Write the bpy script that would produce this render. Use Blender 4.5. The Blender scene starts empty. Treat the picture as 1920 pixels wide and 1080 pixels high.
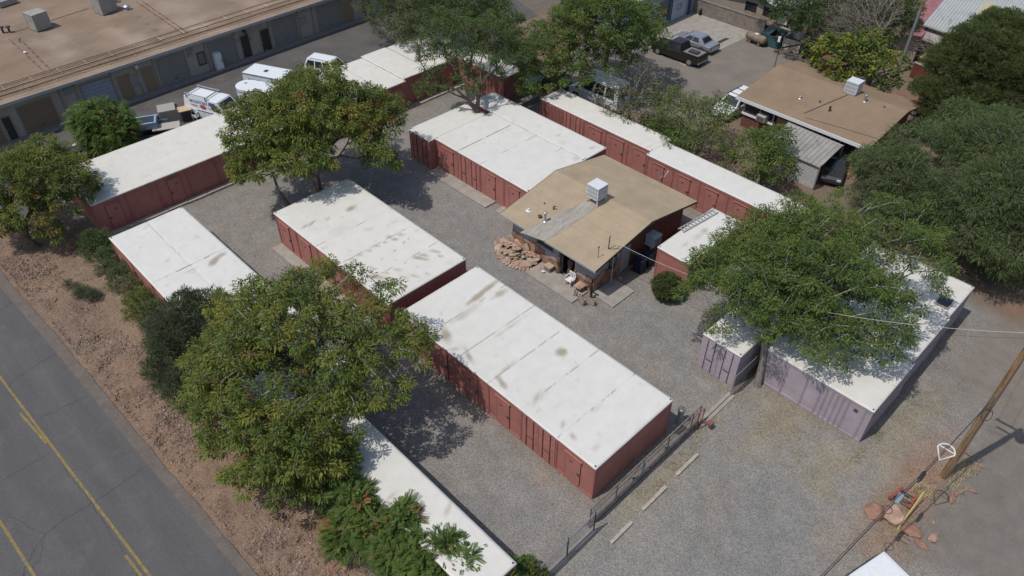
import bpy, bmesh, math, random
import numpy as np
from mathutils import Vector, Matrix
R = math.radians
scn = bpy.context.scene
COL = scn.collection
rng = np.random.default_rng(7)
random.seed(7)

# ------------------------------------------------------------ camera
YAW = R(44.4); PITCH = R(41.49); ROLL = R(0.18); CAMH = 32.75; FPX = 1408.0
fw = Vector((math.sin(YAW)*math.cos(PITCH), math.cos(YAW)*math.cos(PITCH), -math.sin(PITCH)))
rt = Vector((math.cos(YAW), -math.sin(YAW), 0))
up = rt.cross(fw)
rt2 = math.cos(ROLL)*rt + math.sin(ROLL)*up
up2 = -math.sin(ROLL)*rt + math.cos(ROLL)*up
cd = bpy.data.cameras.new('camera'); cam = bpy.data.objects.new('camera', cd); COL.objects.link(cam)
cam.matrix_world = Matrix(((rt2.x, up2.x, -fw.x, 0), (rt2.y, up2.y, -fw.y, 0), (rt2.z, up2.z, -fw.z, CAMH), (0, 0, 0, 1)))
cd.sensor_width = 36; cd.lens = FPX/1920*36; cd.clip_start = 0.5; cd.clip_end = 1500
scn.camera = cam

# ------------------------------------------------------------ sky, sun, exposure
SUN_AZ = R(164.1); SUN_EL = R(63.3)          # direction towards the sun, angle from +X
sdir = Vector((math.cos(SUN_AZ)*math.cos(SUN_EL), math.sin(SUN_AZ)*math.cos(SUN_EL), math.sin(SUN_EL)))
w = bpy.data.worlds.new("World"); scn.world = w; w.use_nodes = True
nt = w.node_tree; bg = nt.nodes['Background']
sky = nt.nodes.new('ShaderNodeTexSky'); sky.sky_type = 'NISHITA'; sky.sun_disc = False
sky.sun_elevation = SUN_EL; sky.sun_rotation = R(90) - SUN_AZ
sky.air_density = 1.2; sky.dust_density = 1.6
nt.links.new(sky.outputs[0], bg.inputs[0]); bg.inputs[1].default_value = 0.115
sd_ = bpy.data.lights.new('sun', 'SUN'); sd_.energy = 3.05; sd_.angle = R(0.53); sd_.color = (1.0, 0.955, 0.89)
sun = bpy.data.objects.new('sun', sd_); COL.objects.link(sun); sun.location = (0, 0, 60)
sun.rotation_euler = (-sdir).to_track_quat('-Z', 'Y').to_euler()
scn.view_settings.view_transform = 'Standard'; scn.view_settings.look = 'None'
scn.view_settings.exposure = -0.06; scn.view_settings.gamma = 1

# ------------------------------------------------------------ helpers
def P(px, py, z=0.0):
    """site position of the spot the photograph shows at (px, py), at height z"""
    d = fw + rt2*((px-960)/FPX) - up2*((py-540)/FPX)
    t = (z-CAMH)/d.z
    return Vector((d.x*t, d.y*t, z))

def vnoise(x, y, scale, seed=0):
    """smooth value noise, numpy, 0..1"""
    x = np.asarray(x, float)/scale; y = np.asarray(y, float)/scale
    xi = np.floor(x).astype(int); yi = np.floor(y).astype(int); fx = x-xi; fy = y-yi
    fx = fx*fx*(3-2*fx); fy = fy*fy*(3-2*fy)
    def h(a, b):
        n = (a*374761393 + b*668265263 + seed*974711) & 0xffffffff
        n = ((n ^ (n >> 13))*1274126177) & 0xffffffff
        return ((n ^ (n >> 16)) & 0xffff)/65535.0
    return (h(xi, yi)*(1-fx)+h(xi+1, yi)*fx)*(1-fy) + (h(xi, yi+1)*(1-fx)+h(xi+1, yi+1)*fx)*fy
def fbm(x, y, scale, seed=0, o=4):
    s = 0; a = 1; t = 0
    for k in range(o):
        s = s + a*vnoise(x, y, scale/2**k, seed+k); t += a; a *= 0.55
    return s/t

class MB:
    """collects shapes and links them as one mesh"""
    def __init__(s): s.v = []; s.f = []; s.uv = None
    def quad(s, a, b, c, d): n = len(s.v); s.v += [tuple(a), tuple(b), tuple(c), tuple(d)]; s.f.append((n, n+1, n+2, n+3)); return s
    def poly(s, pts): n = len(s.v); s.v += [tuple(p) for p in pts]; s.f.append(tuple(range(n, n+len(pts)))); return s
    def box(s, x0, x1, y0, y1, z0, z1):
        if x0 > x1: x0, x1 = x1, x0
        if y0 > y1: y0, y1 = y1, y0
        if z0 > z1: z0, z1 = z1, z0
        n = len(s.v)
        s.v += [(x0,y0,z0),(x1,y0,z0),(x1,y1,z0),(x0,y1,z0),(x0,y0,z1),(x1,y0,z1),(x1,y1,z1),(x0,y1,z1)]
        s.f += [(n,n+3,n+2,n+1),(n+4,n+5,n+6,n+7),(n,n+1,n+5,n+4),(n+1,n+2,n+6,n+5),(n+2,n+3,n+7,n+6),(n+3,n,n+4,n+7)]
        return s
    def obox(s, o, t, nrm, s0, s1, d0, d1, z0, z1):
        """box in a face frame: s along t, d along the outward normal"""
        n = len(s.v)
        def q(a, d, z): return (o[0]+t[0]*a+nrm[0]*d, o[1]+t[1]*a+nrm[1]*d, o[2]+z)
        s.v += [q(s0,d0,z0),q(s1,d0,z0),q(s1,d1,z0),q(s0,d1,z0),q(s0,d0,z1),q(s1,d0,z1),q(s1,d1,z1),q(s0,d1,z1)]
        s.f += [(n,n+3,n+2,n+1),(n+4,n+5,n+6,n+7),(n,n+1,n+5,n+4),(n+1,n+2,n+6,n+5),(n+2,n+3,n+7,n+6),(n+3,n,n+4,n+7)]
        return s
    def tube(s, pts, r, k=8, caps=True):
        pts = [Vector(p) for p in pts]; rr = r if hasattr(r, '__len__') else [r]*len(pts)
        n0 = len(s.v); prev = None
        for i, p in enumerate(pts):
            d = (pts[min(i+1, len(pts)-1)]-pts[max(i-1, 0)]).normalized()
            if prev is None:
                a = Vector((0,0,1)) if abs(d.z) < .9 else Vector((1,0,0))
                u_ = d.cross(a).normalized()
            else:
                u_ = (prev - d*prev.dot(d)).normalized()
            prev = u_; v_ = d.cross(u_)
            for j in range(k):
                an = 2*math.pi*j/k
                s.v.append(tuple(p + (u_*math.cos(an)+v_*math.sin(an))*rr[i]))
        for i in range(len(pts)-1):
            for j in range(k):
                a = n0+i*k+j; b = n0+i*k+(j+1) % k
                s.f.append((a, b, b+k, a+k))
        if caps:
            s.f.append(tuple(range(n0+k-1, n0-1, -1))); m = n0+(len(pts)-1)*k
            s.f.append(tuple(range(m, m+k)))
        return s
    def lathe(s, c, prof, k=16):
        n0 = len(s.v)
        for (r, z) in prof:
            for j in range(k):
                an = 2*math.pi*j/k; s.v.append((c[0]+r*math.cos(an), c[1]+r*math.sin(an), c[2]+z))
        for i in range(len(prof)-1):
            for j in range(k):
                a = n0+i*k+j; b = n0+i*k+(j+1) % k; s.f.append((a, b, b+k, a+k))
        s.f.append(tuple(range(n0+k-1, n0-1, -1))); m = n0+(len(prof)-1)*k; s.f.append(tuple(range(m, m+k)))
        return s
    def prism(s, pts, z0, z1):
        """footprint polygon (x,y) or (x,y,ztop) extruded from z0"""
        n = len(s.v); k = len(pts)
        s.v += [(p[0], p[1], z0) for p in pts] + [(p[0], p[1], p[2] if len(p) > 2 else z1) for p in pts]
        s.f.append(tuple(range(n+k-1, n-1, -1))); s.f.append(tuple(range(n+k, n+2*k)))
        for i in range(k):
            j = (i+1) % k; s.f.append((n+i, n+j, n+k+j, n+k+i))
        return s
    def slab(s, pts, t):
        """a sloping plate: top polygon given as 3d points, thickness t straight down"""
        n = len(s.v); k = len(pts)
        s.v += [(p[0], p[1], p[2]-t) for p in pts] + [tuple(p) for p in pts]
        s.f.append(tuple(range(n+k-1, n-1, -1))); s.f.append(tuple(range(n+k, n+2*k)))
        for i in range(k):
            j = (i+1) % k; s.f.append((n+i, n+j, n+k+j, n+k+i))
        return s
    def extr(s, prof, y0, y1, inset=0.0, bev=0.0):
        """side profile (x,z) extruded over y with softened long edges"""
        k = len(prof); n = len(s.v)
        cx = sum(p[0] for p in prof)/k; cz = sum(p[1] for p in prof)/k
        def ring(y, f):
            return [(cx+(x-cx)*(1-f*0.0)-math.copysign(min(abs(x-cx), f), x-cx), y, cz+(z-cz)-math.copysign(min(abs(z-cz), f), z-cz)) for x, z in prof]
        rings = [ring(y0, bev), ring(y0+bev*.35, bev*.3), ring(y0+bev, 0), ring(y1-bev, 0), ring(y1-bev*.35, bev*.3), ring(y1, bev)] if bev else [ring(y0, 0), ring(y1, 0)]
        for r_ in rings: s.v += r_
        for i in range(len(rings)-1):
            for j in range(k):
                a = n+i*k+j; b = n+i*k+(j+1) % k; s.f.append((a, b, b+k, a+k))
        s.f.append(tuple(range(n+k-1, n-1, -1))); m = n+(len(rings)-1)*k; s.f.append(tuple(range(m, m+k)))
        return s

def link_mesh(name, verts, faces, material, parent=None, off=None, smooth=False, cols=None, recalc=True):
    me = bpy.data.meshes.new(name)
    if off is not None:
        ox, oy, oz = off; verts = [(a-ox, b-oy, c-oz) for a, b, c in verts]
    me.from_pydata(verts, [], faces); me.update()
    if recalc:
        bm = bmesh.new(); bm.from_mesh(me); bmesh.ops.recalc_face_normals(bm, faces=bm.faces); bm.to_mesh(me); bm.free()
    if smooth: me.polygons.foreach_set('use_smooth', [True]*len(me.polygons))
    if material: me.materials.append(material)
    o = bpy.data.objects.new(name, me); COL.objects.link(o)
    if parent is not None: o.parent = parent
    return o

def np_quads(name, V, F, material, parent=None, cols=None, smooth=False):
    """big mesh of quads from numpy arrays; cols per vertex rgba"""
    me = bpy.data.meshes.new(name); nv = len(V); nf = len(F)
    me.vertices.add(nv); me.vertices.foreach_set('co', np.asarray(V, np.float32).ravel())
    me.loops.add(nf*4); me.loops.foreach_set('vertex_index', np.asarray(F, np.int32).ravel())
    me.polygons.add(nf); me.polygons.foreach_set('loop_start', np.arange(0, nf*4, 4, dtype=np.int32))
    try: me.polygons.foreach_set('loop_total', np.full(nf, 4, np.int32))
    except Exception: pass
    if smooth: me.polygons.foreach_set('use_smooth', np.ones(nf, bool))
    me.update(calc_edges=True)
    if cols is not None:
        ca = me.color_attributes.new('tint', 'FLOAT_COLOR', 'POINT'); ca.data.foreach_set('color', np.asarray(cols, np.float32).ravel())
    if material: me.materials.append(material)
    o = bpy.data.objects.new(name, me); COL.objects.link(o)
    if parent is not None: o.parent = parent
    return o

class Thing:
    def __init__(s, name, label, cat, loc=(0,0,0), rz=0.0, group=None, local=False):
        s.o = bpy.data.objects.new(name, None); COL.objects.link(s.o); s.o.empty_display_size = .3
        s.o.location = loc; s.o.rotation_euler = (0, 0, rz); s.off = None if local else tuple(loc)
        s.o['label'] = label; s.o['category'] = cat
        if group: s.o['group'] = group
    def part(s, name, mb, m, parent=None, label=None, smooth=False):
        o = link_mesh(name, mb.v, mb.f, m, parent or s.o, s.off, smooth)
        if label: o['label'] = label
        return o
def tag(o, label=None, cat=None, group=None, kind=None):
    if label: o['label'] = label
    if cat: o['category'] = cat
    if group: o['group'] = group
    if kind: o['kind'] = kind
    return o
def single(name, mb, m, label, cat, group=None, smooth=False, origin=None):
    """a thing that is one mesh; origin = its base point"""
    o = link_mesh(name, mb.v, mb.f, m, None, origin, smooth)
    if origin is not None: o.location = origin
    return tag(o, label, cat, group)
def struct(name, mb, m):
    o = link_mesh(name, mb.v, mb.f, m); o['kind'] = 'structure'; return o
def copy_tree(o, parent=None):
    c = o.copy(); COL.objects.link(c); c.parent = parent
    for ch in list(o.children): copy_tree(ch, c)
    return c

# ------------------------------------------------------------ materials
MATS = {}
def mat(name, col, rough=.8, var=.12, scale=6.0, metal=0.0, bump=0.0, bscale=None, col2=None, spec=.3, attr=None, grain=False, fine=0.0, fscale=60., stretch=None, transl=0.0, dirt=None):
    if name in MATS: return MATS[name]
    m = bpy.data.materials.new(name); MATS[name] = m; m.use_nodes = True
    n = m.node_tree.nodes; l = m.node_tree.links; b = n['Principled BSDF']
    b.inputs['Roughness'].default_value = rough; b.inputs['Metallic'].default_value = metal
    b.inputs['Specular IOR Level'].default_value = spec
    geo = n.new('ShaderNodeNewGeometry'); vec = geo.outputs['Position']
    if stretch:
        mp = n.new('ShaderNodeMapping'); mp.inputs['Scale'].default_value = stretch; l.new(vec, mp.inputs[0]); vec = mp.outputs[0]
    c2 = col2 or tuple(c*(1-var*2) for c in col); c1 = col if col2 else tuple(min(1, c*(1+var*.6)) for c in col)
    nz = n.new('ShaderNodeTexNoise'); nz.inputs['Scale'].default_value = scale; nz.inputs['Detail'].default_value = 6; nz.inputs['Roughness'].default_value = .62
    l.new(vec, nz.inputs['Vector'])
    rp = n.new('ShaderNodeMapRange'); rp.inputs[1].default_value = .3; rp.inputs[2].default_value = .7; l.new(nz.outputs[0], rp.inputs[0])
    mx = n.new('ShaderNodeMix'); mx.data_type = 'RGBA'; l.new(rp.outputs[0], mx.inputs[0])
    mx.inputs[6].default_value = (*c1, 1); mx.inputs[7].default_value = (*c2, 1); out = mx.outputs[2]
    if attr:
        at = n.new('ShaderNodeAttribute'); at.attribute_name = attr
        mm = n.new('ShaderNodeMix'); mm.data_type = 'RGBA'; mm.blend_type = 'MULTIPLY'; mm.inputs[0].default_value = 1
        l.new(at.outputs['Color'], mm.inputs[6]); l.new(out, mm.inputs[7]); out = mm.outputs[2]
    if fine:
        vz = n.new('ShaderNodeTexVoronoi'); vz.inputs['Scale'].default_value = fscale; l.new(geo.outputs['Position'], vz.inputs['Vector'])
        sp = n.new('ShaderNodeSeparateColor'); l.new(vz.outputs['Color'], sp.inputs[0])
        vr = n.new('ShaderNodeMapRange'); vr.inputs[3].default_value = 1-fine; vr.inputs[4].default_value = 1+fine; l.new(sp.outputs[0], vr.inputs[0])
        fo = vr.outputs[0]
        if grain:
            gm = n.new('ShaderNodeMix'); gm.data_type = 'FLOAT'; l.new(at.outputs['Alpha'], gm.inputs[0]); gm.inputs[2].default_value = 1; l.new(fo, gm.inputs[3]); fo = gm.outputs[0]
        ms = n.new('ShaderNodeVectorMath'); ms.operation = 'SCALE'; l.new(out, ms.inputs[0]); l.new(fo, ms.inputs['Scale']); out = ms.outputs[0]
    if dirt:
        nd = n.new('ShaderNodeTexNoise'); nd.inputs['Scale'].default_value = dirt[1]; nd.inputs['Detail'].default_value = 8; nd.inputs['Roughness'].default_value = .7
        l.new(geo.outputs['Position'], nd.inputs['Vector'])
        rd = n.new('ShaderNodeMapRange'); rd.inputs[1].default_value = dirt[2]; rd.inputs[2].default_value = dirt[2]+.14; rd.inputs[4].default_value = dirt[3]; l.new(nd.outputs[0], rd.inputs[0])
        md = n.new('ShaderNodeMix'); md.data_type = 'RGBA'; l.new(rd.outputs[0], md.inputs[0]); l.new(out, md.inputs[6]); md.inputs[7].default_value = (*dirt[0], 1); out = md.outputs[2]
    l.new(out, b.inputs['Base Color'])
    if bump:
        nb = n.new('ShaderNodeTexNoise'); nb.inputs['Scale'].default_value = bscale or scale*4; nb.inputs['Detail'].default_value = 4
        l.new(vec, nb.inputs['Vector']); bp = n.new('ShaderNodeBump'); bp.inputs['Strength'].default_value = bump; bp.inputs['Distance'].default_value = .05
        l.new(nb.outputs[0], bp.inputs['Height']); l.new(bp.outputs[0], b.inputs['Normal'])
    if transl:
        tr = n.new('ShaderNodeBsdfTranslucent'); l.new(out, tr.inputs[0])
        ms2 = n.new('ShaderNodeMixShader'); ms2.inputs[0].default_value = transl
        l.new(b.outputs[0], ms2.inputs[1]); l.new(tr.outputs[0], ms2.inputs[2]); l.new(ms2.outputs[0], n['Material Output'].inputs[0])
    return m
def plain(name, col, rough=.6, metal=0., spec=.4): return mat(name, col, rough, .05, 9., metal, spec=spec)

M_GROUND = mat('gravel and dirt', (1,1,1), .95, .08, .9, attr='tint', grain=True, fine=.33, fscale=24., bump=.4, bscale=14., spec=.1)
M_ASPH = mat('old asphalt', (.108,.105,.106), .9, .11, .8, stretch=(1,.12,1), fine=.13, fscale=30, bump=.15, bscale=25, spec=.2, dirt=((.13,.124,.118), .5, .54, .6))
M_ALLEY = mat('alley asphalt', (.115,.107,.102), .9, .14, .3, fine=.10, fscale=24, bump=.15, bscale=20, spec=.15, dirt=((.17,.15,.13), .5, .55, .6))
M_LOT = mat('worn lot surface', (.205,.178,.155), .92, .1, .4, fine=.10, fscale=20, spec=.15, dirt=((.13,.10,.085), .7, .6, .6))
M_CONC = mat('concrete', (.33,.30,.265), .9, .12, 1.5, fine=.06, fscale=30, bump=.1, spec=.15, dirt=((.2,.17,.14), 1.1, .58, .5))
M_SHOULDER = mat('sandy shoulder', (.155,.132,.117), .93, .12, 1.2, fine=.14, fscale=22, bump=.2, spec=.1, dirt=((.14,.115,.10), 1.4, .56, .6))
M_YEL = mat('road paint yellow', (.26,.19,.065), .8, .2, 5., dirt=((.15,.14,.125), 3., .50, .85))
M_ROOF = mat('white roof coating', (1,1,1), .62, .045, 1.2, attr='tint', spec=.25, bump=.12, bscale=5., dirt=((.55,.53,.49), 1.6, .64, .35))
M_RED = mat('red container paint', (.39,.16,.135), .62, .10, 1.2, spec=.3, bump=.1, bscale=3, dirt=((.31,.115,.095), 2.2, .56, .5))
M_REDD = mat('red container paint doors', (.40,.168,.143), .58, .08, 1.5, spec=.3, dirt=((.32,.12,.10), 2.5, .6, .4))
M_REDLINE = mat('seam rust red', (.15,.05,.042), .8, .2, 5)  # dark red of panel seams, door gaps, vents and lock rods
M_PUR = mat('mauve container paint', (.385,.325,.365), .62, .10, 1.1, spec=.3, bump=.1, bscale=3, dirt=((.32,.265,.30), 2.0, .57, .6))
M_PURD = mat('mauve container paint doors', (.40,.34,.38), .58, .08, 1.5, spec=.3)
M_PURLINE = mat('mauve seam grime', (.09,.06,.07), .8, .2, 5)
M_STEEL = plain('galvanised steel', (.42,.43,.44), .45, .7)
M_DSTEEL = plain('dark steel', (.07,.07,.075), .5, .4)
M_BLACK = plain('black plastic', (.02,.02,.022), .5)
M_WHITE = plain('white paint', (.72,.73,.74), .35)
M_RUBBER = plain('rubber', (.025,.025,.025), .85)
M_TANROOF = mat('tan roll roofing', (.36,.29,.195), .9, .10, .5, fine=.05, fscale=30, spec=.15, bump=.1, dirt=((.42,.38,.32), .8, .6, .4))
M_BRNROOF = mat('brown roll roofing', (.255,.185,.125), .92, .08, .5, fine=.04, fscale=30, spec=.12, bump=.08, dirt=((.21,.15,.10), .7, .6, .5))
M_INDROOF = mat('flat roof tan foam', (.255,.19,.14), .92, .12, .35, attr='tint', fine=.04, fscale=30, spec=.12, bump=.1)
M_STUCCO = mat('beige stucco', (.39,.345,.29), .9, .08, 1.0, bump=.1, bscale=12, dirt=((.3,.26,.22), .9, .6, .6))
M_BRICK = mat('dark red brick', (.19,.085,.06), .85, .25, 5.0, bump=.2, bscale=10, stretch=(1,1,4), fine=.2, fscale=8)
M_SAND = mat('pink sandstone', (.43,.28,.215), .9, .22, 2.5, bump=.4, bscale=8, fine=.15, fscale=3)
M_SAND2 = mat('pale sandstone', (.43,.33,.25), .9, .22, 2.5, bump=.4, bscale=8, fine=.15, fscale=3)
M_REDROCK = mat('red rock', (.31,.175,.13), .9, .2, 2.0, bump=.5, bscale=6)
M_GLASS = plain('dark glass', (.018,.022,.028), .12, 0., .8)
M_BARK = mat('bark', (.15,.115,.09), .9, .3, 4., bump=.6, bscale=14, stretch=(3,3,.6))
M_GBARK = mat('pale grey bark', (.27,.25,.225), .9, .3, 4., bump=.5, bscale=14, stretch=(3,3,.6))
M_WOOD = mat('pole wood', (.32,.19,.085), .85, .35, 2.2, bump=.4, bscale=18, stretch=(6,6,.5))
M_TIN = mat('weathered tin', (.40,.37,.34), .5, .15, 1.0, metal=.25, dirt=((.22,.13,.08), 1.2, .56, .7), stretch=(1,1,1))
# ------------------------------------------------------------ the ground: one sheet
def seg_d(x, y, pts):
    d = np.full(x.shape, 1e9)
    for (x0, y0), (x1, y1) in zip(pts[:-1], pts[1:]):
        dx, dy = x1-x0, y1-y0; t = np.clip(((x-x0)*dx+(y-y0)*dy)/(dx*dx+dy*dy), 0, 1)
        d = np.minimum(d, np.hypot(x-x0-t*dx, y-y0-t*dy))
    return d
def blob(x, y, cx, cy, rx, ry, ang=0, soft=.35, seed=0, ns=1.5, na=.5):
    c, s = math.cos(ang), math.sin(ang); u = ((x-cx)*c+(y-cy)*s)/rx; v = (-(x-cx)*s+(y-cy)*c)/ry
    r = np.hypot(u, v) + (fbm(x, y, ns, seed)-.5)*na*2
    return np.clip((1-r)/soft, 0, 1)
def make_ground():
    step = .22
    xs = np.concatenate([[-400, -150, -50], np.arange(-6, 82, step), [100, 160, 400, 700]])
    ys = np.concatenate([[-400, -150, -40], np.arange(-8, 80, step), [100, 160, 400, 700]])
    X, Y = np.meshgrid(xs, ys, indexing='ij')
    C = np.zeros(X.shape+(3,)) + np.array([.262,.243,.220])
    big = fbm(X, Y, 7., 3); mid = fbm(X, Y, 2.2, 11); sm = fbm(X, Y, .7, 31)
    def mixc(m, col, k=1.0):
        nonlocal C
        m = np.clip(m, 0, 1)*k; C = C*(1-m[..., None]) + np.array(col)*m[..., None]
    mixc((big-.42)*3, (.235,.227,.217)); mixc((mid-.56)*4, (.275,.243,.205), .6)
    # blue grey drive in front of the gate and down the lanes
    mixc(blob(X, Y, 20, 5.5, 7.5, 3.6, .1, .5, 5), (.224,.220,.212), .8)
    mixc(blob(X, Y, 29.5, 17., 3.2, 5.5, 0, .6, 6), (.225,.222,.215), .7)
    mixc(blob(X, Y, 26, 33, 2.2, 8, 0, .7, 8), (.25,.235,.21), .6)
    # olive dry weeds by the mauve containers and along the gate
    for a in ((29, 8.3, 4.2, 2.0), (27.5, 5, 3, 1.5), (20, 10.6, 5, .7), (33, 3.2, 5, 1.2), (33, 15.8, 1.5, 1.0), (26, 11.3, 1.2, 1.0)):
        mixc(blob(X, Y, a[0], a[1], a[2], a[3], 0, .8, int(a[0]*3), 1.1, .8), (.275,.235,.155), .6)
    # reddish patches on the gravel
    for px, py, rx, ry, k in ((1015,895,.8,.5,.8),(1230,690,1.6,.7,.35),(460,400,2.6,1.0,.5),(930,430,1.6,1.2,.45),(800,300,1.,1.,.3),(1560,1010,2.2,1.2,.3),(870,185,1.4,.8,.3),(600,330,2.0,1.2,.35),(1350,960,3,1.0,.25)):
        p = P(px, py); mixc(blob(X, Y, p.x, p.y, rx, ry, .4, .8, int(px), .9, .7), (.30,.225,.17), k*.8)
    # the verge between the street and the hedge
    wob = (fbm(X, Y, 2.5, 77)-.5)*1.6
    v = np.clip((8.3+wob*.5-X)/.6, 0, 1)*(Y < 58)
    mixc(v, (.262,.178,.125))
    mixc(v*np.clip((fbm(X, Y, 3.0, 21)-.45)*5, 0, 1), (.245,.185,.13), .9)
    mixc(v*np.clip((fbm(X, Y, 2.0, 23)-.6)*6, 0, 1)*np.clip((X-5)/2,0,1), (.28,.13,.075), .8)
    mixc(v*np.clip((6.3+wob-X)/1.5, 0, 1)*np.clip((mid-.35)*4, 0, 1), (.215,.155,.115), .8)
    mixc(v*np.clip((sm-.55)*7, 0, 1), (.17,.11,.08), .6)
    # earth around the pole, its rocks and the lane
    mixc(blob(X, Y, 29.5, 1.0, 6.0, 1.9, .02, .6, 41, 1.4, .5), (.27,.18,.13), .95)
    mixc(blob(X, Y, 27.0, 1.3, 2.3, 1.3, 0, .6, 42, 1., .6), (.26,.19,.125), .7)
    mixc(np.clip((.6+wob*.35-Y)/.8, 0, 1)*np.clip((X-25.5)/2, 0, 1), (.20,.178,.158), .95)
    # packed earth to the right and behind
    mixc(np.clip((X-34.5+wob)/5, 0, 1)*np.clip((4.2-Y)/1.5, 0, 1), (.225,.192,.165), .85)
    far = np.clip((X-45.6+wob*.4)/1.2, 0, 1)*(Y < 60)
    mixc(far, (.205,.155,.12)); mixc(far*np.clip((mid-.5)*5, 0, 1), (.26,.15,.10), .6)
    mixc(blob(X, Y, 42, 42.5, 2.6, 2.0, 0, .5, 91), (.25,.19,.12), .9)
    mixc(np.clip((X-78)/3, 0, 1), (.12,.11,.07)); mixc(np.clip((Y-57)/1, 0, 1), (.17,.145,.12))
    mixc(np.clip((-1-X)/4, 0, 1), (.24,.165,.11))
    # wheel tracks worn into the gravel along the lanes and through the gate
    def track(pts, k=.35, wd=.32):
        nonlocal C
        for off in (-.8, .8):
            q = [(x+off*nx_, y+off*ny_) for (x, y, nx_, ny_) in pts]
            d = seg_d(X, Y, q); m = np.clip(1-d/(wd*2.2), 0, 1)*np.clip((fbm(X, Y, 1.5, 61)-.25)*2.5, 0, 1); mixc(m, (.225,.212,.195), k)
    track([(14, 3.0, 0, 1), (19.5, 5.5, -.5, .8), (26.3, 12, -.9, .3), (26.6, 20, -1, 0), (26.4, 45, -1, 0)])
    track([(15, -3, -.5, .9), (22, 4, -.6, .7), (25.2, 12, -.9, .2), (25.6, 30, -1, 0)], .3)
    track([(15, 12, -1, 0), (15.2, 26, -1, 0), (15.3, 48, -1, 0)], .35); track([(15, 48.2, 0, 1), (38, 48.0, 0, 1)], .35)
    G = np.ones(X.shape); ln = np.clip((.6+wob*.35-Y)/1.0, 0, 1)*np.clip((X-25.5)/2, 0, 1); ln = np.maximum(ln, np.clip((X-35.5+wob)/4, 0, 1)*np.clip((4.0-Y)/1.5, 0, 1))
    ln = np.maximum(ln, np.clip((X-45)/1, 0, 1)); G = 1-.7*ln; mixc(ln*np.clip((X-45)/1, 0, 1)*0, (0,0,0))
    # drifted brown dust along the foot of the container rows
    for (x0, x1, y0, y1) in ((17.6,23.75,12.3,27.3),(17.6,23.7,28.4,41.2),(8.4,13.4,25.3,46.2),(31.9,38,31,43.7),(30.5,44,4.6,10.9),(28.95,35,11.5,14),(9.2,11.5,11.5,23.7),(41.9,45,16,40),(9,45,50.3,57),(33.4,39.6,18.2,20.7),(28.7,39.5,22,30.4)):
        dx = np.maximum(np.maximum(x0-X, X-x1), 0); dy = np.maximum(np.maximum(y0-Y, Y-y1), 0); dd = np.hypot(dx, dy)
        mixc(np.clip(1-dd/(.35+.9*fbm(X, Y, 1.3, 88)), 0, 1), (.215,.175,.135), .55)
    C *= (.93+(fbm(X, Y, .5, 55)-.5)*.24)[..., None]
    Z = (fbm(X, Y, 1.2, 9)-.5)*.05
    Z += v*(fbm(X, Y, .6, 15)-.5)*.16
    Z[(X < 3.4) | (Y > 57.5)] = 0; Z -= .02
    Z[(np.abs(X) > 82) | (np.abs(Y) > 80)] = -.03
    nx, ny = X.shape; V = np.stack([X, Y, Z], -1).reshape(-1, 3)
    i = np.arange(nx*ny).reshape(nx, ny); F = np.stack([i[:-1, :-1], i[1:, :-1], i[1:, 1:], i[:-1, 1:]], -1).reshape(-1, 4)
    cols = np.concatenate([C.reshape(-1, 3), G.reshape(-1, 1)], 1)
    o = np_quads('ground', V, F, M_GROUND, cols=cols, smooth=True); o['kind'] = 'structure'
make_ground()

# street, its shoulder and its paint
Ys = [-60, 0, 20.8, 29.7, 41.2, 50, 62, 130]; Xa = [4.3, 3.55, 3.13, 2.72, 2.28, 1.86, 1.35, -1.5]
Xs = [5.2, 4.2, 3.62, 3.25, 2.85, 2.42, 2.0, -.9]
b = MB()
for k in range(len(Ys)-1):
    n = 1
    b.quad((-14, Ys[k], .03), (Xa[k], Ys[k], .03), (Xa[k+1], Ys[k+1], .03), (-14, Ys[k+1], .03))
struct('road', b, M_ASPH)
b = MB(); yy = np.arange(-10, 75, .35); xa = np.interp(yy, Ys, Xa); xs_ = np.interp(yy, Ys, Xs) + (fbm(yy, yy*0+3, 1.6, 4)-.5)*.16
for k in range(len(yy)-1):
    b.quad((xa[k]-.05+(rng.random()-.5)*.0, yy[k], .036), (xs_[k], yy[k], .03), (xs_[k+1], yy[k+1], .03), (xa[k+1]-.05, yy[k+1], .036))
struct('road_shoulder', b, M_SHOULDER)
def stripe(px0, px1, wd, name='road_marking', z=.038, n=40):
    a = P(*px0); c = P(*px1); d = (c-a).normalized(); s = Vector((-d.y, d.x, 0))*wd/2; bb = MB()
    for k in range(n):
        p = a.lerp(c, k/n); q = a.lerp(c, (k+1)/n); j = (rng.random(4)-.5)*.012
        bb.quad((p.x+s.x+j[0], p.y+s.y, z), (p.x-s.x+j[1], p.y-s.y, z), (q.x-s.x+j[1], q.y-s.y, z), (q.x+s.x+j[0], q.y+s.y, z))
    return struct(name, bb, M_YEL)
stripe((-120,548), (290,1092), .13)
stripe((38,775), (88,832), .13); stripe((236,1042), (275,1094), .13)
stripe((-40,915), (70,1088), .13)
b = MB()     # sealed cracks across the lanes
def crack(pts, wd=.03):
    for (p, q) in zip(pts[:-1], pts[1:]):
        A = P(*p); Bq = P(*q); n = 14; prev = None
        for k in range(n+1):
            c = A.lerp(Bq, k/n) + Vector(((rng.random()-.5)*.10, (rng.random()-.5)*.10, 0))
            if prev is not None:
                d = (c-prev).normalized(); s = Vector((-d.y, d.x, 0))*wd*(.4+rng.random()*.6)/2
                b.quad((prev.x+s.x, prev.y+s.y, .034), (prev.x-s.x, prev.y-s.y, .034), (c.x-s.x, c.y-s.y, .034), (c.x+s.x, c.y+s.y, .034))
            prev = c
crack([(281,870),(180,940),(120,975),(85,1003),(60,1040),(40,1085)]); crack([(168,742),(75,785)]); crack([(107,663),(60,690),(15,725)])
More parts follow.
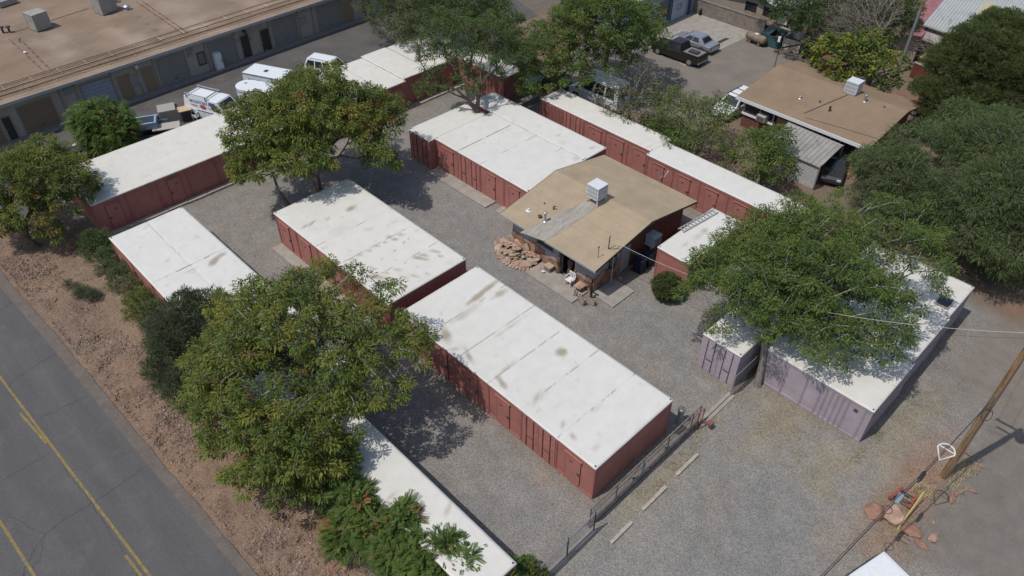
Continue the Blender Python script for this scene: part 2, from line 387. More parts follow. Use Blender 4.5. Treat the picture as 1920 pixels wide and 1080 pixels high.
crack([(95,848),(0,905)]); crack([(30,560),(0,585)]); crack([(85,1003),(50,985),(15,965)],.02); crack([(120,880),(165,935),(235,1040),(262,1085)],.025); crack([(85,1003),(75,1050),(40,1085)],.02)
struct('road_crack', b, mat('crack filler', (.045,.045,.047), .9, .1, 5))

# alley asphalt between the container row and the workshops, lot surface at the back
b = MB(); b.poly([(-2, 57.3, .012), (60, 57.3, .012), (66, 75, .012), (-6, 75, .012)]); struct('alley', b, M_ALLEY)
b = MB(); b.poly([(52.5,30.5,.015),(49.5,38,.015),(51,46,.015),(60,50,.015),(70.,47,.015),(78,44,.015),(73.5,31,.015),(65.5,27,.015),(57,28.9,.015)]); struct('parking_lot', b, M_LOT)
b = MB(); b.poly([(62.5,43.8,.022),(61.3,38.2,.022),(73.6,37.8,.022),(73.8,46,.022),(63,46.5,.022)]); struct('concrete_apron', b, M_CONC)
b = MB(); b.poly([(P(1330,85).x, P(1330,85).y, .026), (P(1361,71).x, P(1361,71).y, .026), (P(1368,73).x, P(1368,73).y, .026), (P(1340,87).x, P(1340,87).y, .026)]); struct('oil_stain', b, plain('oil', (.05,.045,.04), .5))

# concrete pads, kerb of the back row, gate tracks
def pad(x0, x1, y0, y1, h=.09, name='concrete_pad'):
    struct(name, MB().box(x0, x1, y0, y1, -.1, h), M_CONC)
pad(30.75, 31.86, 34.3, 41.05); pad(31.0, 31.85, 31.6, 33.5); pad(16.75, 17.55, 30.5, 41.1)
pad(27.6, 29.2, 22.7, 26.9); pad(29.2, 31.4, 20.6, 22.4, .07); pad(37.2, 40.8, 20.9, 22.2, .07); 
bk = MB()
for k in range(22):
    x0 = 9+k*1.55; bk.box(x0, x0+1.5, 50.25+(rng.random()-.5)*.05, 50.5, -.1, .12+rng.random()*.03)
struct('kerb', bk, M_CONC)
pad(8.9, 43, 50.5, 50.95, .06, 'kerb_gutter')
pad(25.35, 28.5, 11.02, 11.22, .05, 'gate_track'); pad(25.4, 28.5, 11.26, 11.46, .07, 'gate_track'); pad(13.3, 16.5, 10.95, 11.22, .05, 'gate_track')
pad(41.5, 42.5, 43.1, 43.4, .35, 'concrete_edge'); pad(42.5, 45.9, 43.3, 43.5, .5, 'concrete_edge')

# wheel stops in front of the gate
for (x0, x1, yc, lab) in ((16.45,18.05,10.06,'weathered wooden wheel stop in front of the gate, nearest the lower hedge'), (18.95,20.85,10.12,'weathered wheel stop in the middle of the three on the gravel before the gate'), (21.8,23.65,10.17,'weathered wheel stop before the gate, the one closest to the mauve containers')):
    single('wheel_stop', MB().box(x0, x1, yc-.085, yc+.085, -.02, .11), mat('weathered timber', (.44,.40,.34), .9, .2, 4, stretch=(1,6,1), bump=.3), lab, 'wheel stop', 'wheel stops before the gate', origin=((x0+x1)/2, yc, 0))

# ------------------------------------------------------------ container blocks
HC = 2.59
def roof_sheet(x0, x1, y0, y1, z, seams_x=(), seams_y=(), stains=(), step=.13, warm=0.0, seed=1, ribs=None, outline=None):
    """white coated roof: grid with raised seams, sags, dirt stains; returns V, F, cols"""
    def axis(a, c, seams):
        v = list(np.linspace(a, c, max(2, int((c-a)/step)+1)))
        for s_, wd in seams:
            v = [q for q in v if abs(q-s_) > .09]; v += [s_-.075, s_-wd, s_+wd, s_+.075]
        return np.array(sorted(v))
    xs = axis(x0, x1, seams_x); ys = axis(y0, y1, seams_y)
    X, Y = np.meshgrid(xs, ys, indexing='ij')
    Z = z + (fbm(X, Y, 2.0, seed)-.5)*.035 + (fbm(X, Y, .8, seed+5)-.5)*.015
    C = np.zeros(X.shape+(3,)) + np.array([.635-.008*warm, .62-.018*warm, .58-.035*warm])
    m = np.clip((fbm(X, Y, 3.5, seed+2)-.5)*3, 0, 1)[..., None]; C = C*(1-m*.12) + np.array([.60,.58,.53])*m*.10
    for s_, wd in seams_x:
        k = np.abs(X-s_) <= wd+1e-6; n = fbm(X, Y, .9, seed+9)
        Z[k] -= .015; C[k] *= np.where(n[k] > .40, .38, .8)[:, None] if wd > .015 else np.where(n[k] > .5, .78, .96)[:, None]
    for s_, wd in seams_y:
        k = np.abs(Y-s_) <= wd+1e-6; n = fbm(X, Y, .7, seed+9)
        Z[k] -= .015; C[k] *= np.where(n[k] > .42, .38, .85)[:, None] if wd > .015 else np.where(n[k] > .5, .62, .95)[:, None]
    for st in stains:
        (px, py, r1, r2, ang, k) = st; p = P(px, py, z)
        mk = blob(X, Y, p.x, p.y, r1*1.22, r2*1.3, R(ang), .8, int(px+py), .5, .42)*k*(.55+.9*fbm(X, Y, .35, int(px)))
        mk = np.clip(mk*1.25, 0, .92)[..., None]; C = C*(1-mk) + np.array([.33,.28,.21])*mk
    pd = fbm(X, Y, 1.7, seed+40); ring = np.clip(1-np.abs(pd-.52)/.018, 0, 1)*np.clip((fbm(X, Y, 2.5, seed+44)-.48)*5, 0, 1)*.22; C = C*(1-ring[..., None])+np.array([.47,.43,.36])*ring[..., None]
    sp = np.clip((fbm(X, Y, .45, seed+50, 3)-.74)*8, 0, 1)*.38; C = C*(1-sp[..., None])+np.array([.40,.36,.29])*sp[..., None]
    e = np.minimum(np.minimum(X-x0, x1-X), np.minimum(Y-y0, y1-Y)); n = fbm(X, Y, .6, seed+20)
    mk = (np.clip(1-e/.25, 0, 1)*np.clip((n-.5)*4, 0, 1)*.35)[..., None]; C = C*(1-mk)+np.array([.5,.45,.38])*mk
    if ribs:
        if ribs[0] == 'x': Z += .025*np.sin(X*2*math.pi/ribs[1])
        else: Z += .025*np.sin(Y*2*math.pi/ribs[1])
    nx, ny = X.shape; V = np.stack([X, Y, Z], -1).reshape(-1, 3); i = np.arange(nx*ny).reshape(nx, ny)
    F = np.stack([i[:-1, :-1], i[1:, :-1], i[1:, 1:], i[:-1, 1:]], -1).reshape(-1, 4)
    cols = np.concatenate([np.clip(C, 0, 1).reshape(-1, 3), np.ones((nx*ny, 1))], 1)
    # skirt
    per = list(i[:, 0]) + list(i[-1, 1:]) + list(i[-2::-1, -1]) + list(i[0, -2:0:-1]); n0 = len(V); pv = V[per].copy(); pv[:, 2] -= .075
    V = np.concatenate([V, pv]); cols = np.concatenate([cols, cols[per]]); k = len(per)
    F2 = [(per[(a+1) % k], per[a], n0+a, n0+(a+1) % k) for a in range(k)]
    return V, np.concatenate([F, np.array(F2)]), cols

def face_frame(side, x0, x1, y0, y1):
    if side == 'x-': return (x0, y0, 0), (0, 1), (-1, 0), y1-y0
    if side == 'x+': return (x1, y1, 0), (0, -1), (1, 0), y1-y0
    if side == 'y-': return (x0, y0, 0), (1, 0), (0, -1), x1-x0
    return (x1, y1, 0), (-1, 0), (0, 1), x1-x0

def container_block(name, label, x0, x1, y0, y1, units, ribs, seams_x=(), seams_y=(), stains=(), pal='red', h=HC, warm=0, seed=1, roofribs=None, over=.035, group='container blocks of the storage yard', roofs=None, cat='storage container'):
    """units: {side: [(s0, s1, kind)]}, ribs: {side: pitch}"""
    t = Thing(name, label, cat, ((x0+x1)/2, (y0+y1)/2, 0), 0, group); ox, oy, _ = t.o.location
    W_, D_, L_ = (M_RED, M_REDD, M_REDLINE) if pal == 'red' else (M_PUR, M_PURD, M_PURLINE)
    body = MB().box(x0+.03, x1-.03, y0+.03, y1-.03, .02, h-.09)
    lines = MB()
    for side in ('x-', 'x+', 'y-', 'y+'):
        o, tt, nn, ln = face_frame(side, x0, x1, y0, y1)
        body.obox(o, tt, nn, 0, ln, -.06, .004, .0, .14)                     # bottom rail
        body.obox(o, tt, nn, 0, ln, -.06, .004, h-.24, h-.10)                # top rail
        for a in (0, ln-.10): body.obox(o, tt, nn, a, a+.10, -.05, .008, 0, h-.10)
        if side in ribs:
            pit = ribs[side]; k = int((ln-.2)/pit)
            for j in range(k):
                s = .14+(j+.25)*(ln-.28)/k; body.obox(o, tt, nn, s, s+pit*.45, -.03, -.002, .14, h-.24)
        seen = []
        for (s0, s1, kind) in units.get(side, ()):
            for a in (s0, s1):
                if any(abs(a-q_) < .12 for q_ in seen): continue
                seen.append(a)
                if 0.05 < a < ln-.05:
                    body.obox(o, tt, nn, a-.055, a+.055, -.03, .012, .02, h-.11)
                    lines.obox(o, tt, nn, a-.009, a+.009, -.02, .016, .05, h-.13)
    wall = t.part('wall', body, W_)
    for k in range(0, len(lines.v), 8):
        q = MB(); q.v = lines.v[k:k+8]; q.f = [tuple(i-k for i in f) for f in lines.f[k//8*6:k//8*6+6]]; t.part('panel_seam', q, L_)
    for side, us in units.items():
        o, tt, nn, ln = face_frame(side, x0, x1, y0, y1)
        for (s0, s1, kind) in us:
            mid = (s0+s1)/2; wd = s1-s0
            if kind == 'man' or kind == 'manw':
                hw = .48 if kind == 'man' else .62; c = mid+(.12 if kind == 'man' else -.1)
                d = MB().obox(o, tt, nn, c-hw, c+hw, -.03, .02, .12, 2.12)
                for e in (c-hw-.012, c+hw+.002): d.obox(o, tt, nn, e, e+.01, -.03, .006, .12, 2.12)
                dd = t.part('door', d, D_)
                g = MB()
                for e in (c-hw-.016, c+hw): g.obox(o, tt, nn, e, e+.016, -.02, .022, .12, 2.13)
                t.part('door_gap', g, L_, dd)
                t.part('door_cap', MB().obox(o, tt, nn, c-hw-.08, c+hw+.08, .0, .07, 2.17, 2.22), D_, dd)
                hd = MB().obox(o, tt, nn, c-hw+.05, c-hw+.10, .02, .07, 1.0, 1.16).obox(o, tt, nn, c-hw+.02, c-hw+.22, .02, .045, 1.06, 1.10)
                t.part('handle', hd, M_DSTEEL, dd)
                v = MB()
                for k in range(3): v.obox(o, tt, nn, c+.02, c+.24, .02, .028, 1.62+k*.035, 1.64+k*.035)
                t.part('vent', v, L_, dd)
            elif kind == 'cargo':
                for (a, c) in ((s0+.09, mid-.012), (mid+.012, s1-.09)):
                    d = MB().obox(o, tt, nn, a, c, -.03, .012, .13, h-.25)
                    for zz in (.75, 1.3, 1.85): d.obox(o, tt, nn, a+.12, c-.12, .012, .022, zz-.2, zz+.2)
                    dd = t.part('cargo_door', d, D_)
                    for f in (.28, .72):
                        s = a+(c-a)*f; q = MB().tube([(o[0]+tt[0]*s+nn[0]*.05, o[1]+tt[1]*s+nn[1]*.05, .10), (o[0]+tt[0]*s+nn[0]*.05, o[1]+tt[1]*s+nn[1]*.05, h-.16)], .02, 6)
                        q.obox(o, tt, nn, s-.03, s+.03, .01, .06, .5, .56); q.obox(o, tt, nn, s-.03, s+.03, .01, .06, 2.0, 2.06)
                        t.part('lock_rod', q, L_, dd)
                    s = a+(c-a)*.5; t.part('handle', MB().obox(o, tt, nn, s-.22, s+.16, .05, .075, .95, .985), M_DSTEEL, dd)
            elif kind == 'ribbed':
                d = MB(); k = int(wd/.17)
                for j in range(k): d.obox(o, tt, nn, s0+.1+j*(wd-.2)/k, s0+.1+(j+.5)*(wd-.2)/k, -.03, .02, .14, h-.25)
                t.part('ribbed_panel', d, W_)
            elif kind == 'vent':
                d = MB().obox(o, tt, nn, mid-.1, mid+.1, -.02, .03, 1.9, 2.05); t.part('vent', d, L_)
    for k, rs in enumerate(roofs or [(x0, x1, y0, y1, h)]):
        rx0, rx1, ry0, ry1, rh = rs
        V, F, cols = roof_sheet(rx0-over, rx1+over, ry0-over, ry1+over, rh, [s for s in seams_x if rx0 < s[0] < rx1], [s for s in seams_y if ry0 < s[0] < ry1], stains, warm=warm, seed=seed+k*3, ribs=roofribs)
        V = V - np.array([ox, oy, 0]); np_quads('roof', V, F, M_ROOF, t.o, cols, smooth=False)
    hl = MB()
    for cx, cy in ((x0+.09, y0+.09), (x1-.09, y0+.09), (x0+.09, y1-.09), (x1-.09, y1-.09)):
        hl.box(cx-.045, cx+.045, cy-.03, cy+.03, h-.02, h+.035)
    t.part('corner_casting', hl, M_BLACK)
    return t
def units(start, n, wd, kinds): return [(start+k*wd, start+(k+1)*wd, kinds[k]) for k in range(n)]
U = 15.07/6
container_block('container_block', 'longest red container block with white roof, six units side by side behind the gate', 17.65, 23.75, 12.28, 27.35,
    {'x-': units(0, 6, U, ['man', 'cargo', 'man', 'man', 'man', 'man'])}, {},
    seams_y=[(12.28+k*U, .010) for k in range(1, 6)],
    stains=((1053,660,.42,.33,0,1.0),(905,548,1.7,.20,6,.95),(935,552,.8,.22,0,.6),(835,628,.75,.28,62,.9),(880,668,.7,.16,70,.75),(941,718,.6,.15,75,.8),(1075,820,.28,.16,80,.8),(1055,797,.35,.12,30,.55),(850,655,.5,.14,-30,.5),(1005,748,.6,.12,30,.45),(1010,745,.9,.3,0,.22),(870,590,1.4,.25,0,.35),(960,610,1.6,.14,0,.3),(1120,765,.4,.12,0,.35),(950,690,.9,.12,0,.35),(1075,900,.5,.3,0,.15)), seed=3)
container_block('container_block', 'red container block with stained seams across its white roof, between the two large trees', 17.6, 23.7, 28.42, 41.22,
    {'x-': [(0, 2.56, 'ribbed'), (2.56, 5.12, 'ribbed'), (5.12, 7.68, 'man'), (7.68, 10.24, 'man'), (10.24, 12.8, 'man')]}, {'y-': .22},
    seams_y=[(28.42+2.56, .008), (28.42+5.12, .014), (28.42+7.68, .008)],
    stains=((658,391,.45,.25,10,.75),(730,444,.26,.18,-50,.85),(740,449,.3,.18,-60,.9),(752,440,.3,.2,-60,.7),(722,454,.2,.12,-50,.9),(708,461,.3,.14,-50,.7),(692,470,.25,.13,-50,.6),(675,478,.25,.12,-50,.6),(663,487,.3,.2,-50,.6),(783,483,.45,.16,-62,1.0),(793,478,.4,.16,-62,.95),(798,486,.35,.12,-62,.8),(819,472,.5,.12,-65,1.0),(825,480,.3,.1,-65,.9),(776,517,.4,.14,-60,.55),(758,520,.3,.1,-60,.6),(712,520,.5,.2,-60,.6),(800,513,.25,.12,-60,.5),(745,506,.3,.14,-60,.45),(724,512,.3,.12,-60,.5),(585,418,.5,.1,20,.85),(572,424,.4,.1,20,.7),(615,410,.3,.08,20,.5),(740,470,.1,.07,0,.8),(757,455,.1,.07,0,.8),(765,447,.1,.07,0,.7),(716,486,.1,.07,0,.8),(760,493,.12,.08,0,.8),(743,488,.12,.07,0,.8),(780,500,.1,.06,0,.7),(605,465,.12,.08,0,.7),(690,430,.5,.2,0,.2),(640,430,1.2,.5,0,.15),(845,492,.3,.2,0,.2)), warm=.35, seed=11)
container_block('container_block', 'red container block with a cross seamed white roof beside the street hedge', 8.4, 13.42, 25.3, 46.25,
    {'x-': units(0, 7, 2.99, ['none', 'none', 'none', 'man', 'none', 'none', 'none'])}, {'y-': .3},
    seams_y=[(39.98, .022), (33.8, .012), (28.0, .012)], seams_x=[(10.9, .006)], stains=((404,487,.75,.22,30,.9),(418,478,.35,.16,30,.6),(358,507,.5,.08,0,.5),(275,425,.4,.08,20,.35),(300,410,.6,.06,20,.3)), seed=21)
B0 = 50.95
rowk = ['man', 'none', 'man', 'none', 'man', 'man', 'none', 'man', 'none', 'man', 'none', 'man', 'man', 'none']
container_block('container_row', 'long white roofed dark red container row along the back lane, the end near the street', 9.0, 24.9, B0-.15, 56.75,
    {'y-': [(k*2.27, (k+1)*2.27, rowk[k]) for k in range(7)]}, {}, seams_x=[(20.9, .008)], stains=((355,296,.5,.1,0,.35),(275,330,.6,.1,0,.3)), warm=1.0, seed=31)
container_block('container_row', 'dark red container row under the large yellow green tree, smooth white roof', 24.93, 36.35, B0-.35, 57.05,
    {'y-': [(k*2.28, (k+1)*2.28, rowk[k+3]) for k in range(5)]}, {}, seams_x=[(33.9, .006)], stains=((670,112,.4,.1,0,.5),(705,127,.15,.1,0,.5)), warm=.8, seed=35)
container_block('container_row', 'dark red container row with a corrugated white roof beside the back lane', 36.42, 39.25, B0-.05, 57.25,
    {'y-': [(0, 2.8, 'man')]}, {}, warm=.8, seed=37, h=2.68, roofribs=('x', .26))
container_block('container_row', 'white roofed dark red container row at the far corner of the yard', 39.3, 42.1, B0+.1, 57.3,
    {'y-': [(0, 2.8, 'man')]}, {}, warm=.8, seed=39)
container_block('container_row', 'last container of the back row with a white roof, beside the dense far trees', 42.15, 45.0, B0+.4, 57.4, {}, {}, warm=.8, seed=43)
container_block('storage_container', 'red container end with cargo doors behind the slender forked tree', 42.95, 45.4, 45.05, 51.1,
    {'x-': [(0, 2.0, 'ribbed'), (2.0, 4.0, 'cargo'), (4.0, 6.0, 'man')]}, {'y-': .25}, warm=.4, seed=47)
EU = 12.75/5
container_block('container_block', 'red container block whose stepped white roof touches the tan roofed house', 31.9, 37.95, 30.95, 43.7-2.5,
    {'x-': [(0, EU, 'man'), (EU, 2*EU, 'man'), (2*EU, 3*EU, 'cargo'), (3*EU, 4*EU, 'manw')]}, {},
    seams_y=[(38.58, .02), (36.02, .004)], stains=((1094,285,.25,.5,0,.75),(1110,278,.4,.2,0,.45),(1080,297,.25,.3,0,.4),(1050,280,.5,.1,0,.4),(1004,255,.5,.08,0,.5)), seed=51)
container_block('storage_container', 'red container standing forward of its block, cargo doors beside the gravel court', 31.3, 37.35, 41.22, 43.75,
    {'x-': [(0, 2.5, 'cargo')]}, {'y-': .3}, stains=((806,258,.5,.12,30,.6),), warm=.5, seed=53)
container_block('storage_container', 'long container lying across the back of the forked tree block, under leaf shadow', 38.0, 40.46, 31.0, 43.7, {}, {'x+': .28, 'y-': .28},
    stains=((1110,277,.35,.2,0,.5),(1047,253,.4,.15,0,.5)), seed=57)
container_block('container_row', 'long red container with lidded doors beside the dirt lot, far end in shade', 42.6, 45.1, 28.25, 40.05,
    {'x-': [(0, 2.3, 'manw'), (2.3, 4.6, 'manw'), (4.6, 6.9, 'manw'), (6.9, 9.2, 'cargo'), (9.2, 11.8, 'ribbed')]}, {'x+': .28}, warm=.6, seed=61)
container_block('container_row', 'plain long red container with small doors behind the tan roofed house', 41.95, 44.45, 16.1, 28.2,
    {'x-': [(0, 2.4, 'man'), (2.4, 4.8, 'man'), (4.8, 7.2, 'man'), (7.2, 9.6, 'man'), (9.6, 12.0, 'man')]}, {'x+': .28}, seed=63)
t_small = container_block('storage_container', 'lone short red container beside the house with a ladder on its roof', 33.45, 39.62, 18.2, 20.66, {}, {}, stains=((1320,432,.5,.2,0,.4),(1310,442,.9,.25,0,.3),(1285,458,.4,.1,0,.3)), seed=65)
container_block('storage_container', 'narrow container with a white roof half hidden under shrubs at the street corner', 9.2, 11.55, 11.5, 23.72, {}, {'y+': .25}, stains=((840,955,.5,.15,30,.5),(735,930,.3,.1,0,.5)), warm=.5, seed=67)
container_block('storage_container', 'small mauve container with lock rods beside the gate track', 28.95, 35.0, 11.53, 13.97,
    {'x-': [(0, 2.44, 'cargo')]}, {'y-': .25}, pal='pur', warm=.4, seed=71, group='mauve containers')
PU = {'x-': [(0, .35, 'none'), (.35, 1.25, 'vent'), (1.25, 1.55, 'none'), (1.55, 1.85, 'none'), (1.85, 2.15, 'none'), (2.15, 2.45, 'none'), (2.45, 2.75, 'none'), (2.75, 3.6, 'none'), (3.6, 4.8, 'none')]}
container_block('container_block', 'mauve ribbed container block under the wide green tree, nearest the utility pole', 30.5, 35.3, 4.62, 10.9, PU, {'y-': .3, 'y+': .3},
    seams_x=[(32.95, .012)], pal='pur', warm=.5, seed=73, group='mauve containers')
container_block('container_block', 'middle mauve container block with tree shade falling on its white roof', 35.45, 40.2, 4.75, 10.8, {}, {'y-': .26, 'y+': .3}, seams_x=[(37.9, .012)], pal='pur', warm=.3, seed=75, group='mauve containers')
tp = container_block('container_block', 'last mauve container block, with a square dark hatch on its white roof', 40.3, 44.1, 4.85, 11.2, {}, {'y-': .26, 'y+': .3}, seams_x=[(42.0, .014)], pal='pur', warm=.5, seed=77, group='mauve containers')
c = P(1770, 568, HC)
tp.part('roof_hatch', MB().box(c.x-.42, c.x+.42, c.y-.35, c.y+.35, HC, HC+.14), M_GLASS)
tp.part('hatch_frame', MB().box(c.x-.5, c.x-.42, c.y-.43, c.y+.43, HC, HC+.12).box(c.x+.42, c.x+.5, c.y-.43, c.y+.43, HC, HC+.12).box(c.x-.42, c.x+.42, c.y-.43, c.y-.35, HC, HC+.12).box(c.x-.42, c.x+.42, c.y+.35, c.y+.43, HC, HC+.12), M_TIN)
# ------------------------------------------------------------ trees and shrubs
def leafmat(name):
    return mat(name, (1,1,1), .55, .10, 1.3, attr='tint', spec=.25, transl=.38)
M_LEAF = leafmat('broad leaf'); M_NEEDLE = leafmat('fine leaf')
GREENS = {
 'yellowgreen': [((0.205,0.246,0.051),4),((0.129,0.187,0.041),4),((0.087,0.139,0.033),3),((0.303,0.286,0.053),1.6),((0.346,0.221,0.060),.4)],
 'mid': [((0.162,0.228,0.053),5),((0.110,0.175,0.041),4),((0.085,0.136,0.036),3),((0.204,0.247,0.056),1.5)],
 'deep': [((0.106,0.164,0.047),4),((0.082,0.133,0.040),4),((0.065,0.103,0.034),3),((0.145,0.187,0.051),1)],
 'olive': [((.13,.17,.055),4),((.10,.135,.045),4),((.07,.095,.035),2),((.16,.17,.06),1)],
 'grey': [((0.179,0.179,0.086),4),((0.133,0.142,0.064),4),((0.250,0.217,0.129),2)],
 'fig': [((0.284,0.306,0.046),3),((0.149,0.204,0.039),3),((0.071,0.109,0.029),4)],
 'mesq': [((0.133,0.184,0.070),4),((0.107,0.150,0.055),4),((0.176,0.200,0.090),2),((0.083,0.112,0.043),3)],
 'jun': [((.105,.135,.07),4),((.075,.10,.055),4),((.14,.165,.08),2)],
 'ail': [((0.160,0.235,0.055),3),((0.142,0.204,0.046),3),((0.102,0.170,0.039),4),((0.071,0.122,0.029),3),((0.199,0.218,0.052),1)],
 'dry': [((0.298,0.224,0.156),3),((0.227,0.170,0.117),3)],
}
def pick(pal, n, r):
    cs = np.array([c for c, w_ in GREENS[pal]]); ws = np.array([w_ for c, w_ in GREENS[pal]], float); ws /= ws.sum()
    return cs[r.choice(len(cs), n, p=ws)]*(0.85+.3*r.random((n, 1)))
def clusters(lobes, spacing, r, hollow=-.35, shell=.62):
    pts = []; out = []; tot = sum(l[3]**2*l[4] for l in lobes)
    for l in lobes:
        px, py, z, rr, rz = l[:5]
        c = np.array(P(px, py, z)) if len(l) == 5 else np.array(l[5])
        n = int(9*rr*rr*rz/spacing**3)+6
        d = r.normal(size=(n, 3)); d /= np.linalg.norm(d, axis=1)[:, None]
        rad = (shell+(1-shell)*r.random(n)**.7)*(.86+.28*r.random(n))
        p = c+d*rad[:, None]*np.array([rr, rr, rz]); ok = d[:, 2] > hollow
        pts.append(np.concatenate([p[ok], d[ok]], 1))
    pts = np.concatenate(pts); r.shuffle(pts); keep = []
    for q in pts:
        if q[2] < .25: continue
        if keep:
            K = np.array(keep)[:, :3]
            if np.min(np.sum((K-q[:3])**2, 1)) < spacing**2: continue
        keep.append(q)
    return np.array(keep)
def quads_from(b, d, s, l, w_, droop):
    """leaf blades: base, direction, side vector, length, width"""
    z = np.array([0, 0, -1.]); mid = b+d*(l*.5)[:, None]+z*(l*droop*.12)[:, None]
    tip = b+d*l[:, None]+z*(l*droop*.5)[:, None]
    V = np.stack([b, mid+s*(w_/2)[:, None], tip, mid-s*(w_/2)[:, None]], 1).reshape(-1, 3)
    return V
def skeleton(K, fork, base, r_trunk, r, tip=.018, k=5, extra_base=None, sag=.12, wob=.05):
    """branch tree from fork to every cluster; returns MB"""
    nodes = [np.array(fork)]; par = [-1]; dist0 = [0.0]
    order = np.argsort(np.linalg.norm(K[:, :3]-nodes[0], axis=1))
    ends = []
    for i in order:
        q = K[i, :3]; N = np.array(nodes); dd = np.linalg.norm(N-q, axis=1); plen = np.array(dist0)
        hz = np.where(N[:, 2] > q[2]+.4, 1.2, 0)
        j = int(np.argmin(dd+.45*plen+hz)); L_ = dd[j]; prev = j
        ns = max(1, int(L_/.8))
        for m in range(1, ns+1):
            p = N[j]+(q-N[j])*m/ns + r.normal(size=3)*wob*(0 if m == ns else 1)*L_ + np.array([0, 0, sag*L_*math.sin(math.pi*m/ns)*(.5)])
            nodes.append(p); par.append(prev); dist0.append(dist0[prev]+L_/ns); prev = len(nodes)-1
        ends.append(prev)
    cnt = np.zeros(len(nodes)); 
    for e in ends:
        j = e
        while j >= 0: cnt[j] += 1; j = par[j]
    mx = cnt[0]; rad = tip+(r_trunk*.8-tip)*(cnt/mx)**.52
    mb = MB(); bs = [Vector(base)]
    f = Vector(fork); bv = Vector(base); mid = bv.lerp(f, .5)+Vector(tuple(r.normal(size=3)*.12))
    mb.tube([bv-Vector((0, 0, .1)), bv+(mid-bv)*.15, mid, f], [r_trunk*1.35, r_trunk*1.08, r_trunk*.95, r_trunk*.85], 9)
    for i in range(1, len(nodes)):
        a = nodes[par[i]]; c = nodes[i]
        kk = 7 if rad[i] > .07 else (5 if rad[i] > .03 else 3)
        mb.tube([a, c], [min(rad[par[i]], rad[i]*1.25), rad[i]], kk, caps=False)
    return mb, np.array([nodes[e] for e in ends])
def tree(name, label, cat, base, fork, lobes, pal, r_trunk=.2, spacing=.75, nleaf=70, crad=.55, ll=.34, lw=.12, droop=.6, seed=1, bark=None, pinnate=0, hollow=-.35, shell=.62, group='trees of the storage yard', up=.25, flower=None, jitter=1., stems=None, dens_noise=.0):
    r = np.random.default_rng(seed); K = clusters(lobes, spacing, r, hollow, shell)
    if dens_noise:
        g = fbm(K[:, 0]+K[:, 2], K[:, 1]-K[:, 2], 1.8, seed); K = K[g > dens_noise]
    base = Vector(base); fork = Vector(fork)
    t = Thing(name, label, cat, tuple(base), 0, group)
    mb, _ = skeleton(K, fork, base, r_trunk, r)
    for st in stems or ():
        mb.tube([Vector(q) for q in st[0]], st[1], 8)
    t.part('trunk', mb, bark or M_BARK)
    n = len(K); N = n*nleaf
    c = np.repeat(K[:, :3], nleaf, 0); out = np.repeat(K[:, 3:6], nleaf, 0)
    d = r.normal(size=(N, 3)); d /= np.linalg.norm(d, axis=1)[:, None]
    cr = crad*(.7+.6*np.repeat(r.random(n), nleaf))
    b = c+d*(cr*r.random(N)**.5*.9)[:, None]*np.array([1, 1, .62])*jitter
    dr = d*.9+out*.35+np.array([0, 0, up])+r.normal(size=(N, 3))*.25; dr /= np.linalg.norm(dr, axis=1)[:, None]
    upv = np.array([0, 0, 1.])+r.normal(size=(N, 3))*.35; s = np.cross(dr, upv); s /= np.linalg.norm(s, axis=1)[:, None]+1e-9
    l = ll*(.6+.8*r.random(N)); w_ = lw*(.7+.6*r.random(N))
    # colour: by cluster (young tips, older clumps) plus per leaf
    cc = np.repeat(pick(pal, n, r), nleaf, 0)*.55 + pick(pal, N, r)*.45
    if flower:
        m = np.repeat(r.random(n) < flower[1], nleaf) & (r.random(N) < .5); cc[m] = np.array(flower[0])*(.8+.4*r.random((m.sum(), 1)))
    if pinnate:
        k = pinnate; f = np.linspace(.12, .95, k)
        Vs = []; Cs = []
        for fi in f:
            for sg in (-1, 1):
                pb = b+dr*(l*fi)[:, None]+np.array([0, 0, -1.])*(l*droop*.5*fi*fi)[:, None]
                dl = dr*.5+s*sg*.9+np.array([0, 0, -.25]); dl /= np.linalg.norm(dl, axis=1)[:, None]
                sl = np.cross(dl, upv); sl /= np.linalg.norm(sl, axis=1)[:, None]+1e-9
                leaf_l = w_*(1-.55*abs(fi-.4)); Vs.append(quads_from(pb, dl, sl, leaf_l, leaf_l*.42, .3)); Cs.append(cc)
        V = np.concatenate(Vs); cc = np.concatenate(Cs)
    else: V = quads_from(b, dr, s, l, w_, droop)
    V = V-np.array(base); F = np.arange(len(V)).reshape(-1, 4)
    cols = np.repeat(np.concatenate([cc, np.ones((len(cc), 1))], 1), 4, 0)
    np_quads('crown', V, F, M_NEEDLE if lw < .07 else M_LEAF, t.o, cols)
    return t

# the four big ones of the yard
b1 = P(612, 352, 2.59)+Vector((.0, .55, -2.59)); b1b = P(563, 372, 2.59)+Vector((0, .5, -2.59))
tree('broadleaf_tree', 'large yellow green tree standing behind the seam stained container block, dark thick trunk', 'tree', b1, b1+Vector((-.2,.3,3.2)),
  [(588,212,6.6,3.9,2.2),(505,235,5.8,3.3,2.0),(672,215,5.8,3.1,2.0),(590,158,6.7,2.5,1.5),(475,305,4.6,1.9,1.5),(712,300,4.3,1.35,1.5),(560,290,5.2,2.4,1.2),(640,265,5.4,2.6,1.3),(455,255,5.2,1.5,1.4),(720,235,5.0,1.3,1.2)],
  'yellowgreen', .30, .60, 130, .50, .25, .085, 1.0, 101, dens_noise=.455, shell=.42, stems=[([b1b-Vector((0,0,.1)), b1b+Vector((-.5,.2,1.6)), b1b+Vector((-1.0,.5,3.2)), b1b+Vector((-.9,.9,4.4))], [.17,.14,.11,.08])])
b2 = P(895, 212, 2.59)+Vector((.15, .1, -2.59))
